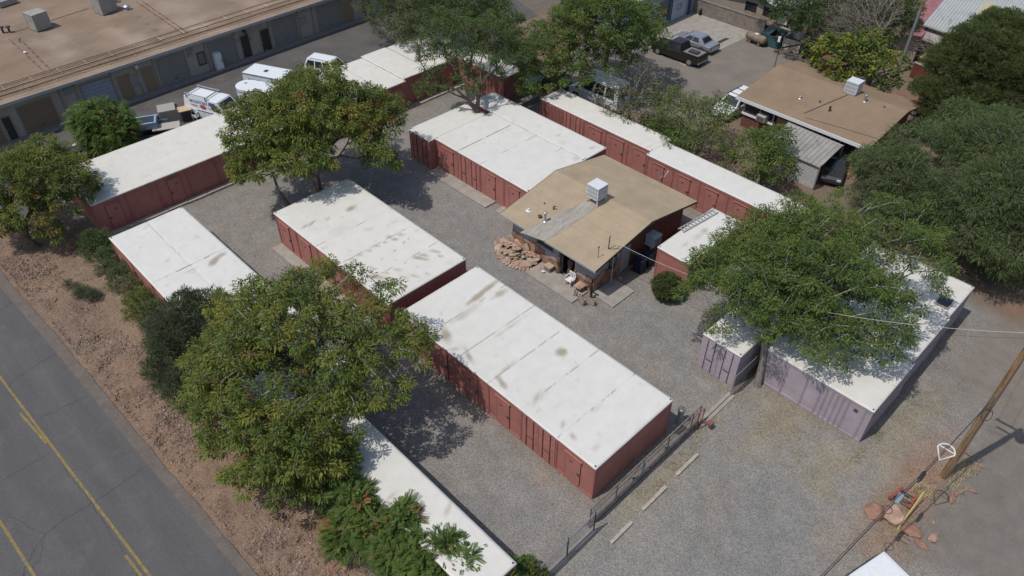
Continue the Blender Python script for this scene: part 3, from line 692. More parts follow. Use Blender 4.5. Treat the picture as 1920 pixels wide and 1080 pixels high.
tree('locust_tree', 'slender forked tree growing through a notch in the red container block', 'tree', b2, b2+Vector((0,0,3.0)),
  [(850,60,7.0,2.9,1.5),(930,60,7.2,2.7,1.5),(818,108,5.8,2.0,1.2),(905,110,6.2,2.3,1.0),(808,160,4.4,1.5,.9),(968,100,6.0,1.7,1.1),(880,150,5.0,1.8,.9),(930,145,4.8,1.2,.8)],
  'deep', .22, .60, 90, .42, .20, .075, .8, 202, shell=.35, dens_noise=.38, stems=[([b2+Vector((.02,0,2.2)), b2+Vector((-.5,.5,3.6)), b2+Vector((-1.2,1.2,4.6)), b2+Vector((-2.2,1.6,5.0))], [.15,.12,.09,.05])])
b3 = P(1420, 722, 0)
tree('locust_tree', 'wide spreading green tree leaning over the mauve containers', 'tree', b3, b3+Vector((.3,.5,3.4)),
  [(1540,478,6.6,4.0,2.0),(1415,520,5.6,3.4,1.8),(1650,490,6.2,3.5,2.1),(1500,590,4.9,2.9,1.5),(1615,590,5.1,2.7,1.5),(1555,425,6.8,3.0,1.6),(1335,545,4.7,1.6,1.1),(1455,465,6.0,2.8,1.6),(1560,655,4.3,1.2,.8),(1665,425,6.3,2.3,1.5),(1705,545,5.2,1.6,1.2),(1640,645,4.4,1.0,.7),(1450,600,4.6,1.7,1.1),(1590,530,5.8,3.0,1.4),(1350,610,4.2,.8,.8),(1430,575,4.7,2.4,1.2),(1520,640,4.5,1.5,.9),(1705,440,6.0,2.0,1.4),(1722,500,5.6,1.6,1.2)],
  'mid', .20, .56, 120, .46, .20, .062, .8, 303, bark=M_GBARK, dens_noise=.40, shell=.5)
b4 = Vector((12.45, 24.55, 0))
tree('broadleaf_tree', 'biggest tree of the yard, dark green with yellow tips, beside the street', 'tree', b4, b4+Vector((-.2,.2,2.9)),
  [(560,610,6.4,3.3,2.1),(665,585,6.6,2.9,1.7),(745,640,5.9,1.9,1.4),(480,730,5.2,3.0,2.2),(560,800,4.3,2.9,2.1),(432,665,5.0,1.9,1.7),(650,660,6.2,2.4,1.5),(700,715,5.2,1.9,1.2),(520,872,2.9,1.7,1.5),(470,880,2.6,1.2,1.2),(555,895,2.4,1.2,1.1),(385,700,4.0,1.3,1.4),(600,545,6.6,2.0,1.2),(470,600,5.3,2.3,1.7),(455,815,3.2,1.7,1.7),(735,560,6.5,1.5,1.0),(610,860,3.0,1.7,1.5),(415,750,3.8,1.5,1.6)],
  'yellowgreen', .34, .54, 125, .44, .21, .068, 1.0, 404, bark=M_GBARK, dens_noise=.40, shell=.48)
b7 = P(350, 690, 0)
tree('juniper', 'dark blue green juniper at the left edge of the biggest tree', 'shrub', b7, b7+Vector((0,0,.5)),
  [(340,640,2.4,1.6,2.0),(318,690,1.5,1.3,1.3),(362,595,2.7,1.4,1.8),(318,615,2.3,1.0,1.4),(400,585,2.6,1.1,1.3),(350,720,1.8,1.2,1.5),(305,655,1.6,.8,1.1)], 'jun', .14, .34, 70, .28, .20, .035, -.3, 77, hollow=-.8, shell=.5, up=.55, group='hedge shrubs along the street')
b5 = P(70, 462, 0)
tree('broadleaf_tree', 'green tree at the left picture edge, over the end of the long container row', 'tree', b5, b5+Vector((0,.2,1.9)),
  [(45,330,4.6,2.7,1.7),(115,335,4.2,2.0,1.4),(-20,350,4.2,2.4,1.8),(75,300,4.8,2.0,1.4),(115,395,2.7,1.3,1.1),(50,395,3.1,1.6,1.2),(150,352,3.4,1.1,.7),(10,420,2.0,1.1,.9),(90,440,1.6,.9,.8)], 'yellowgreen', .2, .55, 120, .46, .25, .07, 1.0, 505, dens_noise=.37)
b6 = P(200, 292, 0)
tree('ailanthus_tree', 'small round ailanthus with orange seed tips between the back lane and the white roof', 'tree', b6, b6+Vector((0,0,1.5)),
  [(188,232,3.0,1.95,1.5),(165,225,2.8,1.2,1.1),(215,240,3.0,1.3,1.2),(200,265,2.1,1.4,1.0)], 'ail', .1, .46, 26, .3, .62, .22, .9, 606, pinnate=5, hollow=-.6, flower=((.30,.13,.035), .06))
# shrubs at the lower edge
for (lab, px, py, lobes, seed) in (
   ('bright ailanthus shrub with long fronds on the near left side of the narrow white roof', 690, 1000, [(670,945,1.9,.95,1.1),(700,985,1.5,1.0,1.0),(655,985,1.2,.8,.8),(640,1010,.8,.8,.6)], 71),
   ('ailanthus shrub with orange seed clusters at the bottom edge of the picture', 780, 1050, [(755,985,1.9,.8,1.1),(785,1030,1.6,.9,1.0),(740,1030,1.4,.9,1.0),(830,1040,1.6,.9,1.0)], 72),
   ('ailanthus shrub at the bottom edge, nearest the gate corner', 870, 1085, [(840,1040,1.7,.7,.9),(880,1065,1.6,.8,.9),(915,1070,1.4,.6,.7),(935,1095,1.2,.8,.8),(800,1085,1.3,1.1,1.1)], 73)):
    bb = P(px, py, 0)
    tree('ailanthus_shrub', lab, 'shrub', bb, bb+Vector((0,0,.6)), lobes, 'ail', .05, .27, 16, .14, .60, .13, .75, seed, pinnate=10, hollow=-.5, shell=.5, up=.7, flower=((.30,.14,.06), .06), group='ailanthus shrubs by the street corner')
bb = P(640, 960, 0); tree('scrub_bush', 'dull green scrub between the dark tree shade and the ailanthus shrubs', 'shrub', bb, bb+Vector((0,0,.3)), [(620,935,1.2,1.0,.9),(640,900,1.5,.9,1.0),(600,900,1.6,1.0,1.2),(665,1010,.7,.8,.6)], 'mesq', .06, .34, 80, .26, .13, .05, .4, 74, hollow=-.7, shell=.4, group='hedge shrubs along the street')
bb = P(700, 1060, 0); tree('scrub_bush', 'bare greyish twig bush at the bottom of the hedge', 'shrub', bb, bb+Vector((0,0,.2)), [(690,1035,.9,1.0,.7),(740,1075,.8,1.1,.7)], 'grey', .05, .26, 26, .22, .12, .03, .2, 75, hollow=-.7, shell=.3, bark=M_GBARK, group='hedge shrubs along the street')
bb = P(990, 1085, 0); tree('round_bush', 'small bright green bush at the end of the chain link fence, bottom edge', 'shrub', bb, bb+Vector((0,0,.3)), [(985,1070,.8,.62,.6),(1005,1080,.6,.5,.45)], 'ail', .04, .2, 90, .16, .09, .045, .2, 76, hollow=-.7, shell=.7, group='hedge shrubs along the street')
# hedge against the low container block
for k, (px, py, rr, pal) in enumerate(((178,470,.95,'deep'),(205,500,.85,'mesq'),(228,528,.85,'mesq'),(250,552,.85,'grey'),(262,582,.8,'yellowgreen'),(290,600,.85,'mesq'),(300,625,.8,'grey'))):
    bb = P(px, py, 0); lobes = [(px, py-18, .9, rr, .8), (px-10, py-2, .5, rr*.8, .55), (px+12, py-26, 1.0, rr*.7, .7)]
    tree('hedge_shrub', ['dark','mossy','small leaved','dry twiggy','yellowish','low','straggly'][k]+' shrub of the hedge before the low container block, '+['first from the top','second from the top','third from the top','fourth from the top','fifth from the top','sixth from the top','last before the juniper'][k], 'shrub', bb, bb+Vector((0,0,.2)), lobes, pal, .04, .28, 60, .24, .11, .045, .3, 80+k, hollow=-.8, shell=.4, group='hedge shrubs along the street')
bb = P(160, 550, 0); tree('fallen_sapling', 'small toppled pine sapling lying on the bare red verge', 'shrub', bb, P(110, 518, .25), [(150,545,.3,.5,.25),(172,553,.35,.45,.3),(128,533,.3,.35,.16)], 'jun', .03, .17, 60, .16, .15, .02, .2, 95, hollow=-1, shell=.2, group='hedge shrubs along the street')
# clipped ball by the lone container
bb = P(1250, 560, 0)
tree('clipped_bush', 'round clipped green bush beside the lone red container', 'shrub', bb, bb+Vector((0,0,.3)), [(0,0,0,.92,.72,(bb.x+.15, bb.y+.2, .85))], 'olive', .06, .17, 110, .12, .075, .04, .1, 96, hollow=-1.0, shell=.9, group='clipped shrubs')
# trees at the top of the picture
BG = 'trees beyond the yard'
def bgtree(label, base, fz, lobes, pal, seed, kind='broadleaf_tree', rt_=.22, **kw):
    b = Vector(base) if len(base) == 3 else P(*base, 0)
    a = dict(spacing=.78, nleaf=110, crad=.56, ll=.27, lw=.09, droop=.7, group=BG, dens_noise=.36); a.update(kw)
    return tree(kind, label, 'tree' if 'bush' not in kind else 'shrub', b, b+Vector((0,0,fz)), lobes, pal, rt_, seed=seed, **a)
bgtree('dense fine leaved tree at the top edge right of the workshop roof', (770,105), 2.2, [(765,20,4.6,3.6,2.6),(740,55,3.0,2.0,1.6),(800,45,4.4,3.0,2.2),(725,5,4.5,2.6,2.2)], 'mesq', 901, ll=.3, lw=.065)
bgtree('dense dark tree behind the forked tree at the top edge', (900,95), 2.6, [(870,15,5.5,4.0,2.8),(925,40,5.0,2.7,2.0),(850,-15,5,4,3),(955,85,3.4,1.6,1.3)], 'deep', 902, ll=.3, lw=.065)
bgtree('dark rounded tree just beyond the end of the yard fence', (1040,205), 2.4, [(1035,95,5.0,3.0,2.2),(1060,65,5.6,2.8,2.0),(1012,150,3.6,2.0,1.6),(1065,140,3.8,2.0,1.5),(1010,105,4.4,2.2,1.8)], 'mid', 903)
bgtree('tall upright dark green tree left of the blue metal building', (1135,150), 3.5, [(1130,35,7.5,3.2,3.0),(1175,60,6.2,2.6,2.3),(1095,20,7.2,2.6,2.2),(1200,45,6.0,2.4,2.0),(1150,105,4.6,2.2,1.7),(1220,85,4.5,1.6,1.3),(1110,-20,8,3,2.5)], 'mid', 904)
bgtree('sparse grey green tree over the white van', (1175,250), 2.2, [(1160,160,4.2,1.8,1.2),(1200,150,4.2,1.8,1.4),(1225,185,3.4,2.1,1.3),(1185,205,3.0,1.8,1.1),(1150,190,3.4,1.2,.9)], 'grey', 905, spacing=.6, nleaf=42, ll=.2, lw=.075, shell=.3, bark=M_GBARK, rt_=.12)
bgtree('spreading low green tree beside the long container with lidded doors', (1290,300), 1.8, [(1265,200,3.6,2.1,1.2),(1310,215,3.5,2.2,1.3),(1285,250,2.8,2.0,1.2),(1345,205,3.2,1.6,1.1),(1330,260,2.6,1.5,1.0),(1235,235,2.6,1.3,1.0)], 'mid', 906, spacing=.6, nleaf=60, ll=.22, lw=.08, shell=.4, rt_=.13)
bgtree('green tree with feathery edge in front of the lattice carport', (1425,345), 1.6, [(1425,285,3.2,2.1,1.3),(1450,265,3.2,1.5,1.1),(1400,310,2.4,1.6,1.1),(1455,310,2.6,1.4,1.1),(1385,280,2.6,1.2,.9)], 'mid', 907, spacing=.55, nleaf=80, ll=.24, lw=.08, rt_=.13)
bgtree('dark dense tree beside the grey shingled house', (1510,72), 2.2, [(1495,22,4.6,2.4,2.0),(1478,-8,5.0,2.8,2.2),(1525,48,3.0,1.6,1.2),(1535,15,4.0,2.0,1.8)], 'deep', 908)
bgtree('dark dense tree behind the dead tree at the top edge', (1650,100), 2.2, [(1600,5,4.2,3.2,2.4),(1660,10,4.4,3.0,2.4),(1690,50,3.0,1.7,1.3),(1560,40,3.0,2.2,1.6),(1640,60,2.6,2.2,1.5)], 'deep', 909)
bgtree('pale leafless dead tree behind the fig tree', (1625,140), 1.6, [(1600,30,4.4,3.2,2.4),(1560,50,3.8,2.4,1.8),(1640,20,4.8,2.6,2.4),(1610,80,3.0,2.6,1.4)], 'dry', 910, kind='dead_tree', spacing=.38, nleaf=5, crad=.3, ll=.45, lw=.02, bark=M_GBARK, shell=.15, rt_=.16)
bgtree('tangle of bare twigs beside the street light pole', (1765,150), .8, [(1745,95,2.4,2.2,1.3),(1770,60,2.6,1.6,1.4),(1725,60,2.2,1.5,1.0)], 'dry', 911, kind='dead_tree', spacing=.42, nleaf=5, crad=.3, ll=.4, lw=.02, bark=M_GBARK, shell=.15, rt_=.1)
bgtree('yellow green large leaved fig tree overhanging the brown roof', (1625,175), 1.9, [(1600,108,4.2,2.4,1.7),(1555,95,4.0,1.9,1.4),(1650,125,3.9,1.9,1.5),(1620,80,4.4,2.1,1.4),(1575,135,3.5,1.6,1.1),(1665,158,3.0,1.2,.9),(1540,115,3.2,1.1,.9)], 'fig', 912, spacing=.68, nleaf=44, crad=.45, ll=.36, lw=.2, bark=M_GBARK)
bgtree('olive green pine with billowing boughs at the right edge', (1850,270), 3.0, [(1850,95,6.5,3.2,1.7),(1790,120,5.6,2.2,1.3),(1900,130,5.8,3.0,1.7),(1760,165,4.4,1.6,.9),(1880,60,7.2,2.6,1.5),(1800,200,3.6,1.8,.9),(1745,205,3.0,1.1,.8),(1950,100,6,3,2),(1770,135,5,1.4,.9),(1840,170,4.6,1.6,.8),(1735,170,3.6,1.2,.9),(1890,180,4.4,2.2,1.0),(1765,225,2.4,1.3,.8)], 'olive', 913, kind='pine_tree', spacing=.4, nleaf=150, crad=.42, ll=.2, lw=.05, droop=.1, hollow=-.3, shell=.7, up=.5, dens_noise=.25)
bgtree('huge feathery mesquite thicket left part, beside the brown roofed house', (1720,400), 2.0, [(1690,330,4.0,3.0,2.0),(1740,290,4.4,3.0,2.0),(1660,370,3.0,2.2,1.6),(1760,370,3.8,2.8,1.8),(1650,310,3.2,1.8,1.4),(1700,410,2.4,1.8,1.1)], 'mesq', 914, kind='mesquite_tree', spacing=.62, nleaf=150, crad=.55, ll=.34, lw=.045, bark=M_GBARK, droop=.8)
bgtree('huge feathery mesquite at the right edge of the picture', (1880,480), 2.6, [(1860,290,5.0,3.4,2.2),(1910,360,4.8,3.2,2.4),(1830,370,4.6,3.0,2.0),(1860,450,3.4,2.6,1.7),(1920,450,3.6,2.6,1.9),(1810,230,4.6,2.2,1.3),(1900,250,5.2,2.8,1.6),(1820,430,3.4,2.0,1.4),(1960,400,4.5,3,2.4)], 'mesq', 915, kind='mesquite_tree', spacing=.64, nleaf=150, crad=.58, ll=.36, lw=.045, bark=M_GBARK, droop=.8)
bgtree('low bush in the shadow below the mesquite at the right edge', (1900,515), .5, [(1885,500,1.0,1.6,.9),(1850,490,.8,1.2,.8)], 'mesq', 916, kind='low_bush', spacing=.45, nleaf=90, ll=.2, lw=.05, rt_=.06)
bgtree('shaded low bush behind the long container, below the sparse grey tree', (1220,262), .5, [(1215,245,1.3,1.5,.9),(1180,238,1.2,1.1,.8),(1255,262,1.3,1.2,.9)], 'deep', 917, kind='low_bush', spacing=.45, nleaf=70, ll=.2, lw=.08, rt_=.06)
bgtree('dry twig bush against the back of the long container', (1130,225), .4, [(1125,210,1.3,1.0,.9),(1155,228,1.2,1.1,.8)], 'dry', 918, kind='low_bush', spacing=.36, nleaf=8, ll=.3, lw=.02, rt_=.05, bark=M_GBARK)
# ------------------------------------------------------------ house with the tan roof
t = Thing('house', 'low stone and stucco house with a tan gabled roof in the middle of the yard', 'house', (34, 26, 0))
X0, X1, Y0, Y1 = 29.35, 38.9, 22.55, 29.9; EX0, EX1, EY0, EY1 = 28.65, 39.5, 21.85, 30.4; RX, RZ, EZ = 34.15, 3.62, 2.62
def gz(x, d=0): return (EZ+(RZ-EZ)*((x-EX0)/(RX-EX0)) if x < RX else EZ+(RZ-EZ)*((EX1-x)/(EX1-RX)))-d
M_GREYW = mat('grey white stucco', (.36,.36,.38), .9, .10, 1.2, dirt=((.25,.24,.25), 1.5, .58, .6))
M_FLAG = mat('flagstone facing', (.36,.21,.145), .9, .3, 1.6, bump=.4, bscale=5, fine=.16, fscale=2.6)
w_ = MB()
w_.prism([(X0,Y0,gz(X0,.12)),(X0+.2,Y0,gz(X0,.12)),(X0+.2,24.1,gz(X0,.12)),(X0,24.1,gz(X0,.12))], .0, 0)
w_.prism([(X0,25.3,gz(X0,.12)),(X0+.2,25.3,gz(X0,.12)),(X0+.2,Y1,gz(X0,.12)),(X0,Y1,gz(X0,.12))], .0, 0)
w_.box(X0, X0+.2, 24.1, 25.3, 2.1, gz(X0,.14))
for yy_ in ((Y0, Y0+.2), (Y1-.2, Y1)):
    w_.prism([(X0+.2,yy_[0],gz(X0+.2,.12)),(RX,yy_[0],gz(RX,.12)),(RX,yy_[1],gz(RX,.12)),(X0+.2,yy_[1],gz(X0+.2,.12))], 0, 0)
    w_.prism([(RX,yy_[0],gz(RX,.12)),(X1-.2,yy_[0],gz(X1-.2,.12)),(X1-.2,yy_[1],gz(X1-.2,.12)),(RX,yy_[1],gz(RX,.12))], 0, 0)
w_.box(X1-.2, X1, Y0, Y1, 0, gz(X1,.14))
t.part('wall', w_, M_GREYW)
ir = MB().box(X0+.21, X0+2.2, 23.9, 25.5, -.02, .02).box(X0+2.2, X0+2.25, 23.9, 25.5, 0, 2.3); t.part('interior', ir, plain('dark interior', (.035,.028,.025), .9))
# flagstone lower courses with a ragged top
fl = MB(); r = np.random.default_rng(5)
def ragged(o, tt, nn, s0, s1, h0, h1, mb, sd=1):
    s = s0; k = 0
    while s < s1:
        w2 = .28+r.random()*.35; e = min(s+w2, s1); f = (s-s0)/(s1-s0); h = h0+(h1-h0)*f+(r.random()-.5)*.4; mb.obox(o, tt, nn, s, e-.01, -.05, .06+r.random()*.05, 0, max(.3, h)); s = e
ragged((X0, Y0, 0), (0, 1), (-1, 0), 0, 1.55, 1.05, .95, fl); t.part('flagstone_base', fl, M_FLAG); fl = MB(); ragged((X0, Y0, 0), (0, 1), (-1, 0), 2.75, 7.3, .75, 1.25, fl); t.part('flagstone_base', fl, M_FLAG)
fl = MB(); ragged((X0, Y0, 0), (1, 0), (0, -1), 0.05, 3.0, 1.1, 1.4, fl); t.part('flagstone_base', fl, M_FLAG)
br = MB().box(X0+3.1, X1, Y0-.05, Y0, 0.0, 2.42); t.part('brick_wall', br, M_BRICK)
rf = MB(); rf.slab([(EX0,EY0,EZ),(RX,EY0,RZ),(RX,EY1,RZ),(EX0,EY1,EZ)], .10); rf.slab([(RX,EY0,RZ),(EX1,EY0,EZ),(EX1,EY1,EZ),(RX,EY1,RZ)], .10)
roof_ = t.part('roof', rf, mat('tan rolled roof', (.375,.30,.208), .92, .09, .6, spec=.12, bump=.1, bscale=6, dirt=((.33,.27,.185), 2.0, .55, .5)))
def on_roof(px, py):
    p = P(px, py, 3.1)
    for _ in range(6): p = P(px, py, gz(p.x))
    return p
# faint lap lines and the water stained strip below the cooler
lap = MB()
for k in range(1, 11):
    x = EX0+k*1.0
    if abs(x-RX) > .2: lap.slab([(x,EY0+.02,gz(x)+.006),(x+.03,EY0+.02,gz(x+.03)+.006),(x+.03,EY1-.02,gz(x+.03)+.006),(x,EY1-.02,gz(x)+.006)], .005)
t.part('lap_seam', lap, mat('lap seam', (.33,.262,.172), .9, .1, 3), roof_)
def patchgrid(pts, colr, name, zoff=.008):
    mb = MB(); mb.poly([(p.x, p.y, gz(p.x)+zoff) for p in pts]); return t.part(name, mb, colr, roof_)
M_STAIN = mat('mineral stained felt', (.33,.30,.26), .9, .16, 2.2, dirt=((.43,.41,.37), 2.2, .55, .7), stretch=(.35,1.6,1))
sp = [on_roof(*q) for q in ((1098,377),(1122,388),(1047,440),(1020,452),(1005,447),(990,441),(975,436),(1035,405))]; patchgrid(sp, M_STAIN, 'stained_strip')
fa = MB()
for (a, c) in (((EX0-.03, EY0-.02), (EX0, EY1+.02)),):
    fa.box(a[0], c[0], a[1], c[1], EZ-.16, EZ+.0)
t.part('fascia', fa, plain('pale fascia', (.42,.40,.37), .7))
for y in (EY0-.025, EY1):
    fa = MB(); fa.prism([(EX0,y,gz(EX0,-.015)),(RX,y,gz(RX,-.015)),(RX,y+.025,gz(RX,-.015)),(EX0,y+.025,gz(EX0,-.015))], 0, 0); fa.prism([(RX,y,gz(RX,-.015)),(EX1,y,gz(EX1,-.015)),(EX1,y+.025,gz(EX1,-.015)),(RX,y+.025,gz(RX,-.015))], 0, 0)
    for i, v in enumerate(fa.v):
        if v[2] < 1: fa.v[i] = (v[0], v[1], gz(v[0])-.13)
    t.part('gable_trim', fa, plain('dark trim', (.06,.05,.045), .7))
wn = t.part('window', MB().box(X0-.02, X0+.02, 26.1, 27.5, 1.45, 2.1), M_GLASS); t.part('window_sill', MB().box(X0-.12, X0, 26.0, 27.6, 1.36, 1.43), plain('grey sill', (.22,.23,.25)), wn)
t.part('window', MB().box(X0-.02, X0+.02, 28.4, 28.9, 1.9, 2.2), M_GLASS)
dr = MB().box(32.1, 33.0, Y0-.09, Y0-.03, .05, 2.1); dd = t.part('side_door', dr, plain('pale door', (.33,.31,.32), .7)); t.part('handle', MB().box(32.15, 32.2, Y0-.15, Y0-.09, 1.0, 1.08), M_STEEL, dd)
t.part('window', MB().box(30.9, 31.6, Y0-.12, Y0-.06, 1.0, 1.9), M_GLASS)
for (px, py, kind) in ((1022,415,'flue'),(1038,393,'elbow'),(1012,408,'cap'),(991,395,'white_cap'),(1021,382,'nub')):
    p = on_roof(px, py); mb = MB()
    if kind == 'flue': mb.lathe(p, [(.17,0),(.07,.07),(.07,.62),(.12,.62),(.13,.72),(.02,.78)], 12); t.part('flue_pipe', mb, M_STEEL, roof_)
    elif kind == 'elbow': mb.tube([p, p+Vector((0,0,.28)), p+Vector((.05,-.15,.30))], .05, 8); t.part('vent_pipe', mb, M_DSTEEL, roof_)
    elif kind == 'cap': mb.lathe(p, [(.10,0),(.10,.14),(.15,.16),(.03,.22)], 10); t.part('vent_pipe', mb, M_DSTEEL, roof_)
    elif kind == 'white_cap': mb.lathe(p, [(.2,0),(.08,.03),(.07,.16),(.03,.2)], 10); t.part('vent_pipe', mb, M_WHITE, roof_)
    else: mb.lathe(p, [(.05,0),(.05,.08)], 8); t.part('vent_pipe', mb, M_DSTEEL, roof_)
p = on_roof(1141, 467); t.part('service_mast', MB().tube([p, p+Vector((0,0,.95)), p+Vector((.08,0,1.02))], .035, 8).tube([p, p+Vector((.35,-.45,.1)), p+Vector((.4,-.5,.35))], .02, 6), M_DSTEEL, roof_)
p = on_roof(1121, 483); t.part('aerial_stub', MB().tube([p, p+Vector((0,0,.8))], .02, 6).lathe(p+Vector((0,0,.78)), [(.05,0),(.05,.1)], 8), M_DSTEEL, roof_)

# evaporative coolers
M_COOL = plain('cooler white enamel', (.62,.64,.66), .4)
def cooler(pos, label, sx=1.0, sy=1.0, sz=.95, legs=.5, louv=True, group='evaporative coolers', tint=None, name='evaporative_cooler', rz=0):
    t = Thing(name, label, 'cooler', pos, rz, group, local=True); mt = tint or M_COOL
    b = MB().box(-sx/2+.02, sx/2-.02, -sy/2+.02, sy/2-.02, legs+.03, legs+sz-.06)
    t.part('housing', b, plain('cooler pads', (.25,.26,.27), .8) if louv else mt)
    t.part('lid', MB().box(-sx/2-.01, sx/2+.01, -sy/2-.01, sy/2+.01, legs+sz-.06, legs+sz), mt)
    fr = MB()
    for x in (-1, 1):
        for y in (-1, 1): fr.box(x*sx/2, x*(sx/2-.07), y*sy/2, y*(sy/2-.07), legs, legs+sz-.06)
    fr.box(-sx/2, sx/2, -sy/2, sy/2, legs-.02, legs+.06)
    t.part('frame', fr, mt)
    if louv:
        lv = MB(); n = 9
        for k in range(n):
            s = -sx/2+.1+(k+.2)*(sx-.2)/n; lv.box(s, s+(sx-.2)/n*.5, -sy/2-.012, -sy/2+.02, legs+.08, legs+sz-.1); lv.box(s, s+(sx-.2)/n*.5, sy/2-.02, sy/2+.012, legs+.08, legs+sz-.1)
            s = -sy/2+.1+(k+.2)*(sy-.2)/n; lv.box(-sx/2-.012, -sx/2+.02, s, s+(sy-.2)/n*.5, legs+.08, legs+sz-.1); lv.box(sx/2-.02, sx/2+.012, s, s+(sy-.2)/n*.5, legs+.08, legs+sz-.1)
        for zz in (.33, .66): lv.box(-sx/2-.014, sx/2+.014, -sy/2-.014, sy/2+.014, legs+sz*zz, legs+sz*zz+.03)
        t.part('louvre', lv, mt)
    if legs > .1:
        for x in (-1, 1):
            for y in (-1, 1): t.part('leg', MB().box(x*(sx/2-.06), x*sx/2, y*(sy/2-.06), y*sy/2, -.08, legs-.02), mt)
    return t
c_ = on_roof(1118, 376); cooler((c_.x, c_.y, c_.z-.02), 'white evaporative cooler on legs on top of the tan roof', 1.0, 1.0, .95, .42)
wc = Thing('window_cooler', 'pale window cooler on a bracket against the shaded brick side of the house', 'cooler', (35.0, Y0-.5, 0), 0, 'evaporative coolers')
wc.part('housing', MB().box(34.6, 35.4, Y0-.85, Y0-.1, 1.25, 1.95), plain('pale blue enamel', (.36,.42,.48), .5)); wc.part('lid', MB().box(34.57, 35.43, Y0-.88, Y0-.07, 1.95, 2.0), plain('pale blue enamel', (.36,.42,.48), .5))
for x in (34.62, 35.35): wc.part('bracket', MB().tube([(x, Y0-.8, 1.25), (x, Y0-.08, .45)], .025, 6).tube([(x, Y0-.8, 1.23), (x, Y0-.06, 1.23)], .025, 6), M_WHITE)
lv = MB()
for k in range(6): lv.box(34.66+k*.12, 34.72+k*.12, Y0-.865, Y0-.85, 1.33, 1.88)
wc.part('louvre', lv, plain('cooler pads', (.25,.26,.27), .8))

# satellite dish at the far eave
p = on_roof(1237, 343)
t2 = Thing('satellite_dish', 'grey satellite dish at the far eave of the tan roof', 'satellite dish', tuple(p))
dn = Vector((.55, -.3, .5)).normalized(); u_ = dn.cross(Vector((0,0,1))).normalized(); v_ = dn.cross(u_); cc = p+Vector((.1,.0,.6)); mb = MB(); K_ = 18; rows = []
for q in range(5):
    rr = .36*q/4; rows.append([cc+u_*(rr*math.cos(2*math.pi*j/K_))+v_*(rr*1.1*math.sin(2*math.pi*j/K_))+dn*(rr*rr*.5) for j in range(K_)])
for q in range(4):
    for j in range(K_): mb.quad(rows[q][j], rows[q][(j+1)%K_], rows[q+1][(j+1)%K_], rows[q+1][j])
for q in range(4):
    for j in range(K_): mb.quad(*[x-dn*.02 for x in (rows[q][j], rows[q+1][j], rows[q+1][(j+1)%K_], rows[q][(j+1)%K_])])
t2.part('dish', mb, plain('dish grey', (.33,.34,.36), .5)); t2.part('mast', MB().tube([p-Vector((0,0,.03)), p+Vector((0,0,.35)), cc-dn*.02], .03, 8), M_STEEL)
t2.part('feed_arm', MB().tube([cc-v_*-.30, cc+dn*.5+v_*.1], .014, 6).lathe(cc+dn*.5+v_*.1, [(.04,-.05),(.04,.05)], 8), M_WHITE)

# ------------------------------------------------------------ ladder on the lone container
a = P(1342, 396, HC+.06); c = P(1276, 433, HC+.06); d = (c-a).normalized(); s_ = Vector((-d.y, d.x, 0))*.21
lad = Thing('ladder', 'aluminium extension ladder lying on the lone short container roof', 'ladder', tuple(a))
M_ALU = plain('aluminium', (.50,.50,.48), .4, .3)
nb = Vector((0,0,.04)); L_ = (c-a).length
for sg in (-1, 1):
    mb = MB(); q0 = a+s_*sg; q1 = c+s_*sg; e = s_.normalized()*.022
    mb.slab([q0-e+nb*2, q0+e+nb*2, q1+e+nb*2, q1-e+nb*2], .09); lad.part('rail', mb, M_ALU)
for k in range(11):
    q = a+d*(L_*(k+.5)/11); lad.part('rung', MB().slab([q-s_-d*.035+nb*1.6, q+s_-d*.035+nb*1.6, q+s_+d*.035+nb*1.6, q-s_+d*.035+nb*1.6], .03), M_ALU)

# ------------------------------------------------------------ brown roofed house
t = Thing('house', 'brick house with a brown gabled roof and white fascia at the upper right', 'house', (60, 22.5, 0))
hx0, hx1, hy0, hy1, hr, hE, hZ = 54.6, 64.7, 16.75, 28.55, 60.9, 2.75, 3.55
def hz(x): return hE+(hZ-hE)*((x-hx0)/(hr-hx0)) if x < hr else hE+(hZ-hE)*((hx1-x)/(hx1-hr))
rf = MB(); rf.slab([(hx0,hy0,hE),(hr,hy0,hZ),(hr,hy1,hZ),(hx0,hy1,hE)], .14); rf.slab([(hr,hy0,hZ),(hx1,hy0,hE),(hx1,hy1,hE),(hr,hy1,hZ)], .14)
roof_ = t.part('roof', rf, M_BRNROOF)
t.part('fascia', MB().box(hx0-.05, hx0, hy0-.04, hy1+.04, hE-.26, hE+.02), M_WHITE)
t.part('wall', MB().box(55.6, 64.0, 17.5, 28.0, 0, 2.5), M_BRICK)
t.part('gable_wall', MB().prism([(55.6,17.5,2.6),(hr,17.5,3.4),(hr,17.7,3.4),(55.6,17.7,2.6)], 2.4, 0).prism([(hr,17.5,3.4),(64,17.5,2.7),(64,17.7,2.7),(hr,17.7,3.4)], 2.4, 0).prism([(55.6,27.8,2.6),(hr,27.8,3.4),(hr,28.0,3.4),(55.6,28.0,2.6)], 2.4, 0), plain('grey board', (.16,.17,.18), .8))
wn = t.part('bay_window', MB().box(55.2, 55.6, 25.1, 27.9, 1.35, 2.5), M_GLASS); t.part('window_sill', MB().box(55.0, 55.6, 25.0, 28.0, 1.2, 1.36), M_WHITE, wn)
fr = MB()
for y in (25.05, 26.35, 27.85): fr.box(55.12, 55.22, y, y+.1, 1.3, 2.5)
t.part('window_frame', fr, plain('grey frame', (.4,.42,.45)), wn)
t.part('bay_base', MB().box(55.15, 55.6, 25.1, 27.95, 0, 1.2), M_BRICK)
t.part('plywood_panel', MB().box(55.4, 55.58, 22.5, 24.9, .1, 1.9), mat('plywood', (.40,.25,.14), .8, .15, 2, stretch=(1,3,1)))
